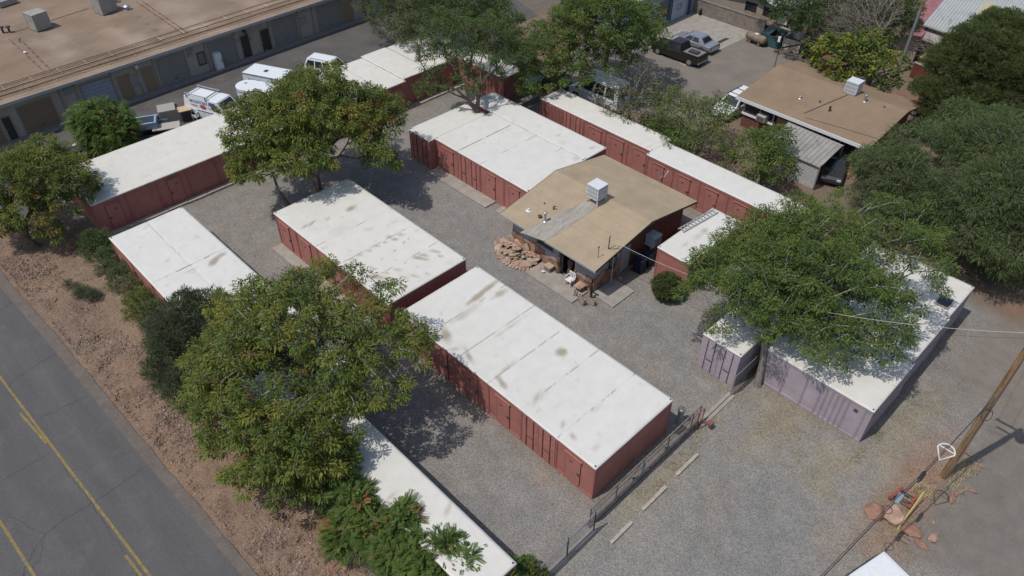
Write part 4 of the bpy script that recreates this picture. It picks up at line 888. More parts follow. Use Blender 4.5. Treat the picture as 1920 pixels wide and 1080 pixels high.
for (y0, y1) in ((20.2, 21.7), (18.0, 19.3)): 
    q = t.part('window', MB().box(55.55, 55.59, y0, y1, 1.1, 2.2), M_GLASS); t.part('frame', MB().box(55.53, 55.6, y0-.06, y0, 1.05, 2.25), M_WHITE, q); t.part('frame', MB().box(55.53, 55.6, y1, y1+.06, 1.05, 2.25), M_WHITE, q)
def on_h2(px, py):
    p = P(px, py, 3.1)
    for _ in range(6): p = P(px, py, hz(p.x))
    return p
ch = on_h2(1562, 138); cm = MB().box(ch.x-.7, ch.x+.7, ch.y-1.0, ch.y+1.0, 2.9, 4.3).box(ch.x-.8, ch.x+.8, ch.y-1.1, ch.y+1.1, 4.15, 4.25); t.part('chimney', cm, M_BRICK, roof_)
for (px, py, hh, rr_, m_) in ((1621,190,.55,.09,M_STEEL),(1500,184,.18,.1,M_STEEL),(1555,208,.38,.07,M_BLACK),(1537,192,.15,.05,M_DSTEEL),(1658,201,.08,.05,M_DSTEEL)):
    p = on_h2(px, py); t.part('vent_pipe', MB().lathe(p, [(rr_*1.8,-.02),(rr_,.05),(rr_,hh*.7),(rr_*1.4,hh*.72),(rr_*1.4,hh),(rr_*.5,hh+.05)], 10), m_, roof_)
cb = MB(); a, c = on_h2(1507,213), on_h2(1590,178)
cb.tube([a+Vector((0,0,.03)), a.lerp(c,.5)+Vector((0,0,.05)), c+Vector((0,0,.03))], .022, 5); a2 = on_h2(1510,221); c2 = on_h2(1650,262); cb.tube([a2+Vector((0,0,.03)), a2.lerp(c2,.5)+Vector((.05,0,.04)), c2+Vector((0,0,.03))], .018, 5); t.part('roof_conduit', cb, M_DSTEEL, roof_)
q = on_h2(1598, 172); cooler((q.x, q.y, q.z-.05), 'white evaporative cooler on the brown roof below the fig tree', 1.05, 1.05, 1.0, .06)
ac = Thing('window_air_conditioner', 'beige window air conditioner in the white framed bay window', 'air conditioner', (54.9, 26.0, 1.4)); ac.part('housing', MB().box(54.55, 55.25, 25.55, 26.35, 1.38, 1.9), plain('beige enamel', (.42,.41,.37), .5))
g = MB()
for k in range(6): g.box(54.535, 54.55, 25.6, 26.3, 1.43+k*.07, 1.46+k*.07)
ac.part('grille', g, M_DSTEEL)
# lean-to carport with a lattice side
t = Thing('carport', 'lean-to carport with a weathered tin roof and white lattice side', 'carport', (53.5, 20.0, 0))
cz0, cz1 = 2.15, 2.5
ca = [P(1466,247,2.15), P(1537,314,2.05), P(1581,272,2.45), P(1479,229,2.6)]; ca[0] = ca[1]+(P(1479,229,2.6)-P(1581,272,2.45)); ca[0].z = 2.15
rf = MB(); rf.slab([(p.x, p.y, p.z) for p in ca], .05); tr = t.part('roof', rf, M_TIN)
rb = MB(); n = 13
for k in range(n+1):
    f = k/n; a = ca[1].lerp(ca[0], f); c = ca[2].lerp(ca[3], f); rb.tube([a+Vector((0,0,.015)), c+Vector((0,0,.015))], .025, 5)
t.part('roof_rib', rb, M_TIN, tr)
a = ca[1]; c = ca[0]; lt = MB(); d = (c-a); ln = d.length; d.normalize(); x_ = a+Vector((.15,.05,0)); Hh = 1.95
def lat(s0, z0, s1, z1):
    nn = Vector((-d.y, d.x, 0))*.012; p = x_+d*s0; q = x_+d*s1; e = .03
    lt.slab([(p.x+nn.x,p.y+nn.y,z0+e),(p.x-nn.x,p.y-nn.y,z0+e),(q.x-nn.x,q.y-nn.y,z1+e),(q.x+nn.x,q.y+nn.y,z1+e)], 2*e)
ll_ = min(ln, 3.6); s = -Hh
while s < ll_:
    for sg in (0, 1):
        s0, s1, z0, z1 = (s, s+Hh, 0, Hh) if sg == 0 else (s, s+Hh, Hh, 0)
        if s0 < 0: f = -s0/(s1-s0); z0 = z0+(z1-z0)*f; s0 = 0
        if s1 > ll_: f = (ll_-s0)/(s1-s0); z1 = z0+(z1-z0)*f; s1 = ll_
        if s1-s0 > .05: lat(s0, z0, s1, z1)
    s += .17
t.part('lattice_screen', lt, M_WHITE)
for p in (ca[0], ca[1], ca[2], ca[3]): t.part('post', MB().box(p.x+.02, p.x+.12, p.y-.05, p.y+.05, 0, p.z-.05), plain('grey timber', (.2,.19,.17), .8))
# ------------------------------------------------------------ vehicles
def panel(mb, A, B_, C, D, u0, u1, v0, v1, off=.006, th=.012):
    """inset plate on the quad A(bottom left) B(bottom right) C(top right) D(top left)"""
    def q(u, v): return (A*(1-u)+B_*u)*(1-v)+(D*(1-u)+C*u)*v
    n = (B_-A).cross(D-A).normalized(); p = [q(u0,v0), q(u1,v0), q(u1,v1), q(u0,v1)]
    k = len(mb.v); mb.v += [tuple(x+n*off) for x in p]+[tuple(x-n*th) for x in p]
    mb.f += [(k,k+1,k+2,k+3),(k+7,k+6,k+5,k+4),(k,k+4,k+5,k+1),(k+1,k+5,k+6,k+2),(k+2,k+6,k+7,k+3),(k+3,k+7,k+4,k)]
def vehicle(name, label, cat, kind, loc, rz, L, W, H, paint, group, roofmat=None, rr=.34):
    t = Thing(name, label, cat, (loc[0], loc[1], 0), rz, group, local=True)
    h = L/2; xf = h-.85 if kind != 'van' else h-.8; xr = -h+.95; z0 = .28
    bh = {'sedan': .92, 'suv': 1.05, 'pickup': 1.12, 'van': 1.15}[kind]; hood = {'sedan': .82, 'suv': 1.0, 'pickup': 1.1, 'van': 1.1}[kind]
    def arch(c): return [(c-math.cos(a)*(rr+.06), z0+math.sin(a)*(rr+.08)*1.12) for a in np.linspace(0, math.pi, 7)]
    cab = {'sedan': (-h+.75, h-1.15, -h+1.35, h-2.0), 'suv': (-h+.12, h-1.15, -h+.45, h-1.95), 'pickup': (-h+2.05, h-1.35, -h+2.25, h-2.05), 'van': (-h+.04, h-.75, -h+.2, h-1.6)}[kind]
    prof = [(-h, z0+.12)]+arch(xr)+arch(xf)+[(h-.05, z0+.05), (h, .5), (h-.04, hood-.2), (h-.25, hood-.05), (cab[1]+.05, bh-.02), (cab[1]-.2, bh), (cab[0]+.1, bh), (-h+.06, bh-.04), (-h, bh-.25)]
    body = MB().extr(prof, -W/2, W/2, bev=.10); t.part('body', body, paint)
    wb = W/2-.05; wt = W/2-(.28 if kind != 'van' else .14)
    Bq = [Vector((cab[0],-wb,bh-.02)), Vector((cab[1],-wb,bh-.02)), Vector((cab[1],wb,bh-.02)), Vector((cab[0],wb,bh-.02))]
    T = [Vector((cab[2],-wt,H-.06)), Vector((cab[3],-wt,H-.06)), Vector((cab[3],wt,H-.06)), Vector((cab[2],wt,H-.06))]
    c = MB(); c.quad(Bq[0],Bq[1],T[1],T[0]).quad(Bq[1],Bq[2],T[2],T[1]).quad(Bq[2],Bq[3],T[3],T[2]).quad(Bq[3],Bq[0],T[0],T[3]); 
    cabin = t.part('cabin', c, paint)
    rf = MB(); k = len(rf.v); g = .0
    for f, z in ((0, H-.07), (.0, H-.03), (.10, H)):
        for p in T: rf.v.append((p.x-math.copysign(f*1.5, p.x-(cab[2]+cab[3])/2), p.y-math.copysign(f, p.y), z))
    for q in range(2):
        for j in range(4): rf.f.append((q*4+j, q*4+(j+1)%4, q*4+4+(j+1)%4, q*4+4+j))
    rf.f += [(0,3,2,1), (8,9,10,11)]; t.part('roof', rf, roofmat or paint)
    if kind != 'van' or True:
        m = MB(); panel(m, Bq[1], Bq[2], T[2], T[1], .05, .95, .1, .93); t.part('windshield', m, M_GLASS)
        if not (kind == 'van' and 'cargo' in label): m = MB(); panel(m, Bq[3], Bq[0], T[0], T[3], .08, .92, .2, .9); t.part('rear_window', m, M_GLASS)
        spans = {'sedan': ((.22,.52),(.55,.86)), 'suv': ((.06,.33),(.36,.62),(.65,.90)), 'pickup': ((.08,.44),(.5,.86)), 'van': ((.72,.90),)}[kind]
        if kind == 'van' and 'cargo' not in label: spans = ((.08,.3),(.34,.58),(.62,.9))
        for (A, B_, C, D) in ((Bq[0],Bq[1],T[1],T[0]), (Bq[2],Bq[3],T[3],T[2])):
            for (u0, u1) in spans:
                if A is Bq[2]: u0, u1 = 1-u1, 1-u0
                m = MB(); panel(m, A, B_, C, D, u0, u1, .12, .88); t.part('side_window', m, M_GLASS)
    for x in (xr, xf):
        for sy in (-1, 1):
            y = sy*(W/2-.12); ty = MB(); n = 18
            prof2 = [(rr-.07, -.10), (rr, -.09), (rr+.02, 0), (rr, .09), (rr-.07, .10)]
            for (r_, a) in prof2:
                for j in range(n): an = 2*math.pi*j/n; ty.v.append((x+r_*math.cos(an), y+a, rr+r_*math.sin(an)))
            for q in range(4):
                for j in range(n): ty.f.append((q*n+j, q*n+(j+1)%n, (q+1)*n+(j+1)%n, (q+1)*n+j))
            ty.f.append(tuple(range(n))); ty.f.append(tuple(range(4*n, 5*n)))
            w_ = t.part('wheel', ty, M_RUBBER); ri = MB()
            ri.tube([(x, y-sy*.02, rr), (x, y+sy*.108, rr)], [rr*.62, rr*.58], 14); t.part('rim', ri, M_STEEL, w_)
    for sy in (-1, 1):
        t.part('headlight', MB().box(h-.14, h-.01, sy*(W/2-.42), sy*(W/2-.12), hood-.32, hood-.14), plain('lamp glass', (.55,.56,.58), .15))
        t.part('tail_light', MB().box(-h-.012, -h+.06, sy*(W/2-.06), sy*(W/2-.24), bh-.45, bh-.14), plain('red lens', (.25,.02,.02), .3))
        t.part('mirror', MB().box(cab[1]-.35, cab[1]-.22, sy*(W/2+.0), sy*(W/2+.17), bh+.02, bh+.18), M_BLACK if kind != 'sedan' else paint)
    t.part('bumper', MB().box(h-.03, h+.06, -W/2+.12, W/2-.12, .34, .54), M_STEEL if kind == 'pickup' else paint)
    t.part('bumper', MB().box(-h-.1, -h+.02, -W/2+.1, W/2-.1, .42, .58), M_STEEL if kind in ('pickup', 'van') else paint)
    ln = MB()
    for sy in (-1, 1):
        for x in ((cab[1]-.5), (cab[0]+cab[1])/2-.1): ln.box(x, x+.012, sy*(W/2-.01), sy*(W/2+.004), .4, bh-.1)
    t.part('door_seam', ln, M_BLACK)
    return t, cab, bh
def paint(name, c, metal=.0, rough=.28): return plain(name, c, rough, metal, .5)
M_VW = paint('white car paint', (.70,.72,.74)); M_VB = paint('black car paint', (.022,.018,.018)); M_VS = paint('silver car paint', (.42,.43,.45), .6, .3)
VG = 'parked vehicles'
t, cab, bh = vehicle('pickup_truck', 'black pickup truck with chrome rear bumper and roof lamps in the back lot', 'pickup truck', 'pickup', (62.45, 39.9), R(91), 5.6, 1.95, 1.82, M_VB, VG, rr=.42)
h = 2.8
t.part('bed', MB().box(-h+.12, -h+1.95, -.82, .82, 1.105, 1.125), plain('bed liner grey', (.22,.20,.19), .8)); rr_ = MB()
for sy in (-1, 1): rr_.box(-h+.02, -h+2.0, sy*.97, sy*.84, 1.10, 1.22)
rr_.box(-h-.0, -h+.1, -.97, .97, 1.08, 1.22); t.part('bed_rail', rr_, M_VB)
t.part('toolbox', MB().box(-h+.5, -h+1.5, -.2, .45, 1.12, 1.3), plain('dark tank', (.05,.05,.055), .5))
for k in range(5): t.part('roof_lamp', MB().lathe((cab[3]-.05, -.5+k*.25, 1.8), [(.06,0),(.075,.05),(.05,.11)], 10), plain('lamp glass', (.55,.56,.58), .15))
vehicle('parked_car', 'silver sedan parked beside the black pickup truck', 'car', 'sedan', (65.75, 40.35), R(91), 4.9, 1.85, 1.46, M_VS, VG)
t, cab, bh = vehicle('parked_car', 'white wagon with black roof bars beside the brick house bay window', 'car', 'suv', (56.9, 29.75), R(178), 4.7, 1.85, 1.72, M_VW, VG)
for x in (-.9, .1): t.part('roof_bar', MB().box(x, x+.07, -.66, .66, 1.71, 1.755), M_BLACK)
for sy in (-1, 1): t.part('roof_rail', MB().box(-1.7, .6, sy*.62, sy*.67, 1.70, 1.76), M_BLACK)
vehicle('parked_van', 'white passenger van under the sparse trees beyond the long container', 'van', 'van', (49.6, 39.4), R(92), 5.6, 2.05, 2.5, M_VW, VG)
vehicle('parked_car', 'dark car under the tin carport with the lattice side', 'car', 'sedan', (53.9, 18.55), R(200), 4.2, 1.7, 1.4, paint('dark car paint', (.03,.03,.033)), VG)
vehicle('parked_car', 'red car showing past the far corner of the brown roof', 'car', 'sedan', (68.6, 16.9), R(95), 4.4, 1.75, 1.4, paint('red car paint', (.24,.012,.016)), VG)
vehicle('parked_car', 'black car in deep tree shade past the end of the long container', 'car', 'sedan', (48.3, 44.6), R(140), 4.5, 1.8, 1.4, M_VB, VG)
t, cab, bh = vehicle('parked_car', 'white wagon in the back lane past the yellow green tree', 'car', 'suv', (34.9, 60.6), R(-66), 4.9, 1.95, 1.85, M_VW, VG)
for sy in (-1, 1): t.part('roof_rail', MB().box(-1.7, .3, sy*.60, sy*.65, 1.84, 1.89), M_STEEL)
vehicle('parked_car', 'white roofed vehicle cut by the bottom edge of the picture, on the right lane', 'car', 'suv', (21.8, .5), R(165.6), 4.9, 2.1, 1.95, M_BLACK, VG, roofmat=M_VW)
# trades van with ladder rack and lettering
t, cab, bh = vehicle('work_van', 'white cargo van with a ladder rack and blue lettering in the back lane', 'van', 'van', (23.15, 60.65), R(-68.5), 5.4, 2.0, 2.12, M_VW, VG)
def text_part(t, s, size, loc, rot, m, name='lettering', stretch=1.0, bold=.0):
    cu = bpy.data.curves.new(name, 'FONT'); cu.body = s; cu.size = size; cu.extrude = .004; cu.align_x = 'CENTER'; cu.offset = bold
    o = bpy.data.objects.new(name, cu); COL.objects.link(o); bpy.context.view_layer.update()
    me = bpy.data.meshes.new_from_object(o); bpy.data.objects.remove(o); me.materials.clear(); me.materials.append(m)
    o = bpy.data.objects.new(name, me); COL.objects.link(o); o.parent = t.o; o.location = loc; o.rotation_euler = rot; o.scale = (stretch, 1, 1); return o
M_TBLUE = plain('lettering blue', (.06,.16,.33), .5); M_TRED = plain('lettering red', (.42,.07,.09), .5)
tl = math.atan2(.09, .9)
text_part(t, 'MOUNTAIN AIRE', .36, (-.55, -.905, 1.63), (R(90)-tl, 0, 0), M_TBLUE, bold=.012)
text_part(t, 'Heating', .22, (-1.5, -.945, 1.36), (R(90)-tl, 0, 0), M_TRED); text_part(t, 'Cooling', .22, (.45, -.945, 1.36), (R(90)-tl, 0, 0), M_TRED)
t.part('emblem', MB().poly([(-.5+.33*math.cos(a), -.952+.03*math.sin(a), 1.43+.17*math.sin(a)) for a in np.linspace(0, 2*math.pi, 20, endpoint=False)]), M_TRED)
t.part('stripe', MB().box(-1.2, .7, -1.004, -.99, .98, 1.08), M_TBLUE)
rk = MB()
for x in (-2.2, -.1):
    rk.box(x, x+.09, -.92, .92, 2.26, 2.32)
    for sy in (-1, 1): rk.box(x, x+.09, sy*.88, sy*.94, 2.05, 2.38)
t.part('ladder_rack', rk, plain('rack grey', (.16,.2,.2), .5))
for sy in (-.86, .7): t.part('rack_tube', MB().tube([(-2.3, sy, 2.36), (.2, sy, 2.36)], .05, 8), M_STEEL)
# trailers
t = Thing('horse_trailer', 'white round nosed horse trailer beside the lettered van', 'trailer', (26.75, 59.6, 0), R(114), VG, local=True)
n = 14; ft = [(-2.2, -1.0), (1.0, -1.0)]+[(1.0+1.0*math.sin(a), -1.0*math.cos(a)) for a in np.linspace(.15, math.pi-.15, n)]+[(1.0, 1.0), (-2.2, 1.0)]
t.part('body', MB().prism(ft, .45, 2.05), M_VW); t.part('roof', MB().prism([(x*1.0, y*1.0) for x, y in ft], 2.06, 2.14).prism([(x*.9, y*.85) for x, y in ft], 2.14, 2.2), M_VW)
t.part('stripe', MB().prism([(x*1.006, y*1.006) for x, y in ft], 1.82, 1.9), plain('brown stripe', (.13,.05,.04)))
wn = MB(); wn.box(.2, .8, -1.012, -1.0, 1.3, 1.6).box(.2, .8, 1.0, 1.012, 1.3, 1.6).box(-1.2, -.5, 1.0, 1.012, 1.3, 1.6); t.part('window', wn, M_GLASS)
for sy in (-1, 1):
    for x in (-1.0, -.2): t.part('wheel', MB().tube([(x, sy*.85, .33), (x, sy*1.04, .33)], .33, 14), M_RUBBER)
t.part('drawbar', MB().tube([(1.9, 0, .45), (3.1, 0, .5)], .05, 6), M_DSTEEL)
t.part('roof_vent', MB().box(1.1, 1.3, -.2, .0, 2.2, 2.24), M_STEEL)
t = Thing('box_trailer', 'white flat topped cargo trailer with a roof hatch behind the horse trailer', 'trailer', (28.85, 61.3, 0), R(-65), VG, local=True)
t.part('body', MB().extr([(-2.0,.45),(2.0,.45),(2.0,2.3),(-2.0,2.3)], -1.05, 1.05, bev=.05), M_VW)
t.part('roof_hatch', MB().box(-.25, .05, -.18, .18, 2.3, 2.36), M_DSTEEL)
t.part('roof_trim', MB().box(-2.02, 2.02, -1.07, -1.03, 2.2, 2.32).box(-2.02, 2.02, 1.03, 1.07, 2.2, 2.32).box(-2.03,-1.99,-1.07,1.07,2.2,2.32), M_STEEL)
t.part('window', MB().box(-1.4, -.2, -1.06, -1.05, 1.5, 1.85), M_GLASS)
for sy in (-1, 1): t.part('wheel', MB().tube([(0, sy*.9, .33), (0, sy*1.1, .33)], .33, 14), M_RUBBER)
t.part('drawbar', MB().tube([(2.0, 0, .45), (3.0, 0, .5)], .05, 6), M_DSTEEL)

# ------------------------------------------------------------ workshop building at the upper left
IO = Vector((8.0, 69.0, 0)); IR = math.atan(.034); it = Vector((math.cos(IR), math.sin(IR), 0)); inn = Vector((math.sin(IR), -math.cos(IR), 0))
t = Thing('workshop_building', 'long beige workshop building with roller doors and a tan flat roof', 'building', tuple(IO), IR, local=True)
CP = Vector((0, 0, CAMH))
def onwall(px, py):
    d = P(px, py, 0)-CP; k = (IO-CP).dot(inn)/d.dot(inn); q = CP+d*k; return (q-IO).dot(it), q.z
def loc2(p): q = p-IO; return (q.dot(it), -q.dot(inn))      # local x, y (y into the building)
ZE = 3.55
t.part('wall', MB().box(-14, 52, 0, .25, 0, 3.45).box(-14, 52, .25, 45, 3.2, 3.4), M_STUCCO)
t.part('plinth', MB().box(-14, 52, -.85, 0, -.05, .15), mat('grey kerb concrete', (.22,.21,.20), .9, .1, 2))
def groof():
    xs = np.arange(-16, 54, .45); ys = np.concatenate([np.arange(-.72, 3.4, .16), np.arange(3.6, 46, .45)]); X, Y = np.meshgrid(xs, ys, indexing='ij')
    C = np.zeros(X.shape+(3,))+np.array([1, 1, 1.]); 
    def mx(m, c): 
        nonlocal C; m = m[..., None]; C = C*(1-m)+np.array(c)*m
    for (px, py, rx, ry, k) in ((100,90,1.4,4.6,.75),(245,75,1.5,5.0,.7),(365,45,2.0,6.0,.85),(330,15,1.6,5,.6),(470,5,1.0,4,.5),(110,70,.9,3,.5)):
        q = loc2(P(px, py, ZE)); mx(blob(X, Y, q[0], q[1], rx, ry, .18, .7, int(px), 1.6, .6)*k, (1.35,1.42,1.5))
    for (px, py, rx, ry, k) in ((225,38,1.2,1.2,.4),(30,120,2,3,.3),(420,60,1.4,2.5,.35),(200,110,2,1.5,.35)):
        q = loc2(P(px, py, ZE)); mx(blob(X, Y, q[0], q[1], rx, ry, 0, .8, int(px), 1.2, .6)*k, (1.05,.92,.78))
    e = np.clip((2.9-Y)/.4, 0, 1); C *= (1+e*.10)[..., None]; 
    C *= (1+(fbm(X, Y*3, .9, 4)-.5)*.12)[..., None]
    Z = np.full(X.shape, ZE)+(fbm(X, Y, 3, 8)-.5)*.04+np.where(Y < 2.9, -.04, 0); nx, ny = X.shape; V = np.stack([X, Y, Z], -1).reshape(-1, 3)
    i = np.arange(nx*ny).reshape(nx, ny); F = np.stack([i[:-1, :-1], i[1:, :-1], i[1:, 1:], i[:-1, 1:]], -1).reshape(-1, 4)
    return np_quads('roof', V, F, M_INDROOF, t.o, np.concatenate([C.reshape(-1, 3), np.ones((nx*ny, 1))], 1), smooth=True)
iroof = groof()
t.part('eave', MB().box(-16, 54, -.76, -.70, ZE-.24, ZE+.02).box(-16, 54, -.70, .0, ZE-.18, ZE-.08), plain('eave trim', (.36,.36,.36), .6))
pm = mat('rusty conduit', (.20,.12,.075), .7, .25, 3); pl = mat('pale conduit', (.34,.27,.20), .7, .2, 3)
for j, (dy, rr_, m_) in enumerate(((.35,.03,pl),(.62,.035,pm),(.80,.03,pm),(1.05,.02,pl),(1.55,.045,pm),(1.75,.03,pl),(2.05,.02,pm),(2.35,.025,pm),(2.75,.03,pm))):
    e = 54 if j not in (5, 6, 7) else 18; t.part('conduit', MB().tube([(x, dy+.03*math.sin(x*.7+j), ZE+.06+(0 if j != 4 else .05)) for x in np.arange(-16, e, 2.0)], rr_, 6), m_, iroof)
for x in np.arange(-1, 45, 2.3):
    for bx in ((x, x+.09, .25, 1.2), (x+.9, x+.98, 1.45, 2.85)): t.part('conduit_block', MB().box(*bx, ZE, ZE+.035), plain('pale block', (.45,.38,.29), .8), iroof)
for (A, B2) in (((255,3),(343,64)),((264,1),(352,62)),((17,74),(83,135)),((40,76),(95,132))):
    a, c = P(*A, ZE), P(*B2, ZE); la, lc = loc2(a), loc2(c); q = MB(); n = 7; pr = [(la[0]+(lc[0]-la[0])*k/n, la[1]+(lc[1]-la[1])*k/n, ZE+.06) for k in range(n+1)]
    q.tube(pr, .028, 6)
    for p in pr[1:-1]: q.box(p[0]-.09, p[0]+.09, p[1]-.05, p[1]+.05, ZE, ZE+.05)
    t.part('conduit', q, pm, iroof)
A, B2 = loc2(P(24,62,ZE)), loc2(P(165,17,ZE)); t.part('conduit', MB().tube([(A[0],A[1],ZE+.05),(B2[0],B2[1],ZE+.05)], .022, 5), pm, iroof)
for (px, py) in ((257,32),(275,45),(290,56)):
    q = loc2(P(px, py, ZE)); t.part('roof_plug', MB().lathe((q[0], q[1], ZE-.01), [(.33,0),(.32,.03),(.28,.035)], 16), plain('grey plug', (.16,.14,.125), .8), iroof)
for (px, py) in ((239,18),(217,4)):
    q = loc2(P(px, py, ZE)); t.part('turbine_vent', MB().lathe((q[0], q[1], ZE), [(.42,0),(.2,.05),(.2,.2),(.36,.28),(.36,.36),(.2,.48),(.03,.52)], 14), M_STEEL, iroof)
for (px, py) in ((7,62),(19,61)):
    q = loc2(P(px, py, ZE)); t.part('vent_pipe', MB().lathe((q[0], q[1], ZE), [(.1,0),(.1,.5),(.24,.52),(.2,.62),(.05,.66)], 12), M_DSTEEL, iroof)
q = loc2(P(48,101,ZE)); t.part('vent_pipe', MB().lathe((q[0], q[1], ZE), [(.09,0),(.09,.14),(.15,.16),(.1,.22)], 10), M_WHITE, iroof)
q = loc2(P(38,80,ZE)); t.part('vent_pipe', MB().tube([(q[0],q[1],ZE),(q[0],q[1],ZE+.3),(q[0]+.2,q[1],ZE+.35)], .04, 6), M_BLACK, iroof)
M_RD = {'tan': mat('tan roller door', (.235,.17,.12), .7, .08, 1.5, stretch=(1,1,6), bump=.2, bscale=3), 'blue': mat('pale blue roller door', (.30,.345,.42), .7, .06, 1.5), 'grey': mat('grey roller door', (.25,.235,.22), .7, .06, 1.5), 'dark': plain('dark door', (.045,.042,.04), .6), 'tand': plain('tan door', (.27,.19,.12), .7)}
def opening(tl, tr, kind, name, zb=.15, zt=None):
    s0, z0 = onwall(*tl); s1, z1 = onwall(*tr); zt = zt or (z0+z1)/2
    d = t.part(name, MB().box(s0, s1, -.02, .02, zb, zt), M_RD[kind])
    f = MB().box(s0-.09, s0, -.06, .0, zb, zt+.09).box(s1, s1+.09, -.06, .0, zb, zt+.09).box(s0, s1, -.06, .0, zt, zt+.09); t.part('frame', f, plain('beige trim', (.28,.235,.19), .8), d)
    if name == 'roller_door':
        q = MB(); n = int((zt-zb)/.3)
        for k in range(1, n): q.box(s0+.01, s1-.01, -.03, -.019, zb+k*(zt-zb)/n, zb+k*(zt-zb)/n+.02)
        t.part('slat_line', q, plain('slat line brown', (.17,.14,.12), .8), d)  # darker brown lines along the slat joints
        t.part('handle', MB().box((s0+s1)/2-.1, (s0+s1)/2+.1, -.07, -.02, zb+.4, zb+.44), M_DSTEEL, d)
    else: t.part('handle', MB().box(s0+.06, s0+.12, -.08, -.02, 1.05, 1.12), M_STEEL, d)
opening((30,203),(93,183),'tan','roller_door'); opening((150,162),(205,144),'blue','roller_door'); opening((219,146),(240,140),'tand','door'); opening((264,130),(282,125),'tand','door')
opening((292,114),(343,98),'grey','roller_door'); opening((389,83),(437,68),'grey','roller_door'); opening((449,69),(464,65),'dark','door'); opening((486,57),(502,53),'dark','door')
opening((509,42),(552,28),'grey','roller_door'); opening((593,15),(634,3),'grey','roller_door'); opening((641,6),(658,0),'tand','door'); opening((678,-6),(691,-10),'dark','door')
opening((1,222),(16,218),'dark','door'); opening((-60,230),(-12,215),'tan','roller_door')
s0, z0 = onwall(369,101); s1, _ = onwall(381,98); wd = t.part('window', MB().box(s0, s1, -.02, .02, z0-1.1, z0), plain('dull pane', (.2,.18,.17), .4)); t.part('frame', MB().box(s0-.08, s0, -.05, 0, z0-1.2, z0+.08).box(s1, s1+.08, -.05, 0, z0-1.2, z0+.08).box(s0, s1, -.05, 0, z0, z0+.08).box(s0, s1, -.05, 0, z0-1.2, z0-1.1), M_DSTEEL, wd)
for (px, py, w2, h2) in ((252,150,.85,1.0),(355,95,.6,.35),(356,103,.5,.3),(130,170,.9,.6),(566,40,.9,.7),(568,18,.4,.25),(445,76,.3,.25),(470,72,.25,.3),(500,94,.2,.2)):
    s, z = onwall(px, py); t.part('wall_panel', MB().box(s-w2/2, s+w2/2, -.09, 0, z-h2/2, z+h2/2), plain('panel grey', (.27,.26,.25), .7))
for (px, py) in ((251,122),(456,59)):
    s, z = onwall(px, py); t.part('wall_lamp', MB().box(s-.12, s+.12, -.45, 0, z-.05, z+.12).lathe((s, -.45, z-.2), [(.1,0),(.16,.1),(.05,.3)], 10), M_WHITE if px < 300 else plain('green lamp', (.03,.10,.06)))
for px, py in ((117,190),(145,178),(213,160),(257,140),(286,120),(385,95),(440,80),(505,60),(560,40),(585,30),(640,15)):
    s, z = onwall(px, py); t.part('downpipe', MB().box(s-.05, s+.05, -.07, 0, .15, 3.3), plain('beige trim', (.28,.235,.19), .8))
for (px, py, sx, sy, sz, lab) in ((77,53,1.5,1.5,1.5,'tall tan rooftop cooler nearest the left edge of the workshop roof'),(200,22,1.7,1.5,1.5,'grey rooftop cooler at the top of the workshop roof'),(10,8,1.8,1.6,.5,'low pale rooftop unit in the top left corner')):
    q = P(px, py, ZE); cooler((q.x, q.y, ZE-.02), lab, sx, sy, sz, .12, louv=False, tint=mat('dull cooler sheet', (.33,.31,.285), .6, .1, 2, dirt=((.25,.22,.19), 2, .55, .6)), name='rooftop_cooler', rz=R(12))
# potted plants and clutter against the workshops
for k, (px, py, hgt_, pal, lab) in enumerate(((312,150,1.9,'deep','dark leafy potted shrub before the plant filled workshop bay'),(345,138,2.1,'fig','bright green potted sapling before the workshop bay'),(300,158,.9,'deep','low dark plant at the left of the workshop plants'),(330,150,.8,'mesq','low plant between the two potted saplings'),(362,128,1.2,'deep','dark potted plant left of the small workshop window'),(385,128,.6,'deep','low plants below the small workshop window'),(268,165,.9,'deep','round dark potted plant beside the tan workshop door'))):
    b = P(px, py, .15); bb = (b.x, b.y+.1, .15)
    tree('potted_plant', lab, 'plant', bb, (b.x, b.y+.1, .15+hgt_*.35), [(0,0,0,.42+.1*hgt_*.5,hgt_*.33,(b.x, b.y+.1, .15+hgt_*.66))], pal, .04, .24, 22, .2, .26, .09, .5, 300+k, hollow=-.9, shell=.4, group='plants along the workshop wall')
def clutter(name, label, cat, px, py, boxes, m, z=0, rz=0, group='clutter in the back lane'):
    p = P(px, py, z); t = Thing(name, label, cat, (p.x, p.y, z), R(rz), group, local=True)
    for i, (nm, bx, mm) in enumerate(boxes): t.part(nm, MB().box(*bx), mm or m)
    return t
clutter('freezer', 'white upright freezer beside the roller door of the workshop', 'freezer', 412, 128, [('body', (-.35,.35,-.35,.35,0,1.6), None), ('door', (-.33,.33,-.39,-.35,.08,1.55), None), ('handle', (.22,.26,-.43,-.39,.7,1.1), M_DSTEEL)], M_WHITE, .15)
clutter('workbench', 'dark cluttered workbench before the grey roller door', 'workbench', 436, 112, [('top', (-1.3,1.3,-.4,.4,.82,.9), None), ('leg', (-1.25,-1.15,-.35,.35,0,.82), None), ('leg', (1.15,1.25,-.35,.35,0,.82), None), ('crate', (-.9,-.3,-.3,.3,.9,1.2), M_DSTEEL), ('crate', (.2,.9,-.25,.3,.9,1.15), plain('brown box', (.17,.1,.06)))], plain('dark timber', (.07,.055,.05), .8), .15)
clutter('bench', 'weathered seat between the two dark workshop doors', 'bench', 482, 95, [('seat', (-.5,.5,-.25,.25,.4,.46), None), ('backrest', (-.5,.5,.2,.25,.46,.95), None), ('leg', (-.48,-.42,-.22,.22,0,.4), None), ('leg', (.42,.48,-.22,.22,0,.4), None)], plain('grey timber', (.2,.19,.17), .8), .15)
MT = plain('tan fibreglass', (.33,.31,.275), .7)
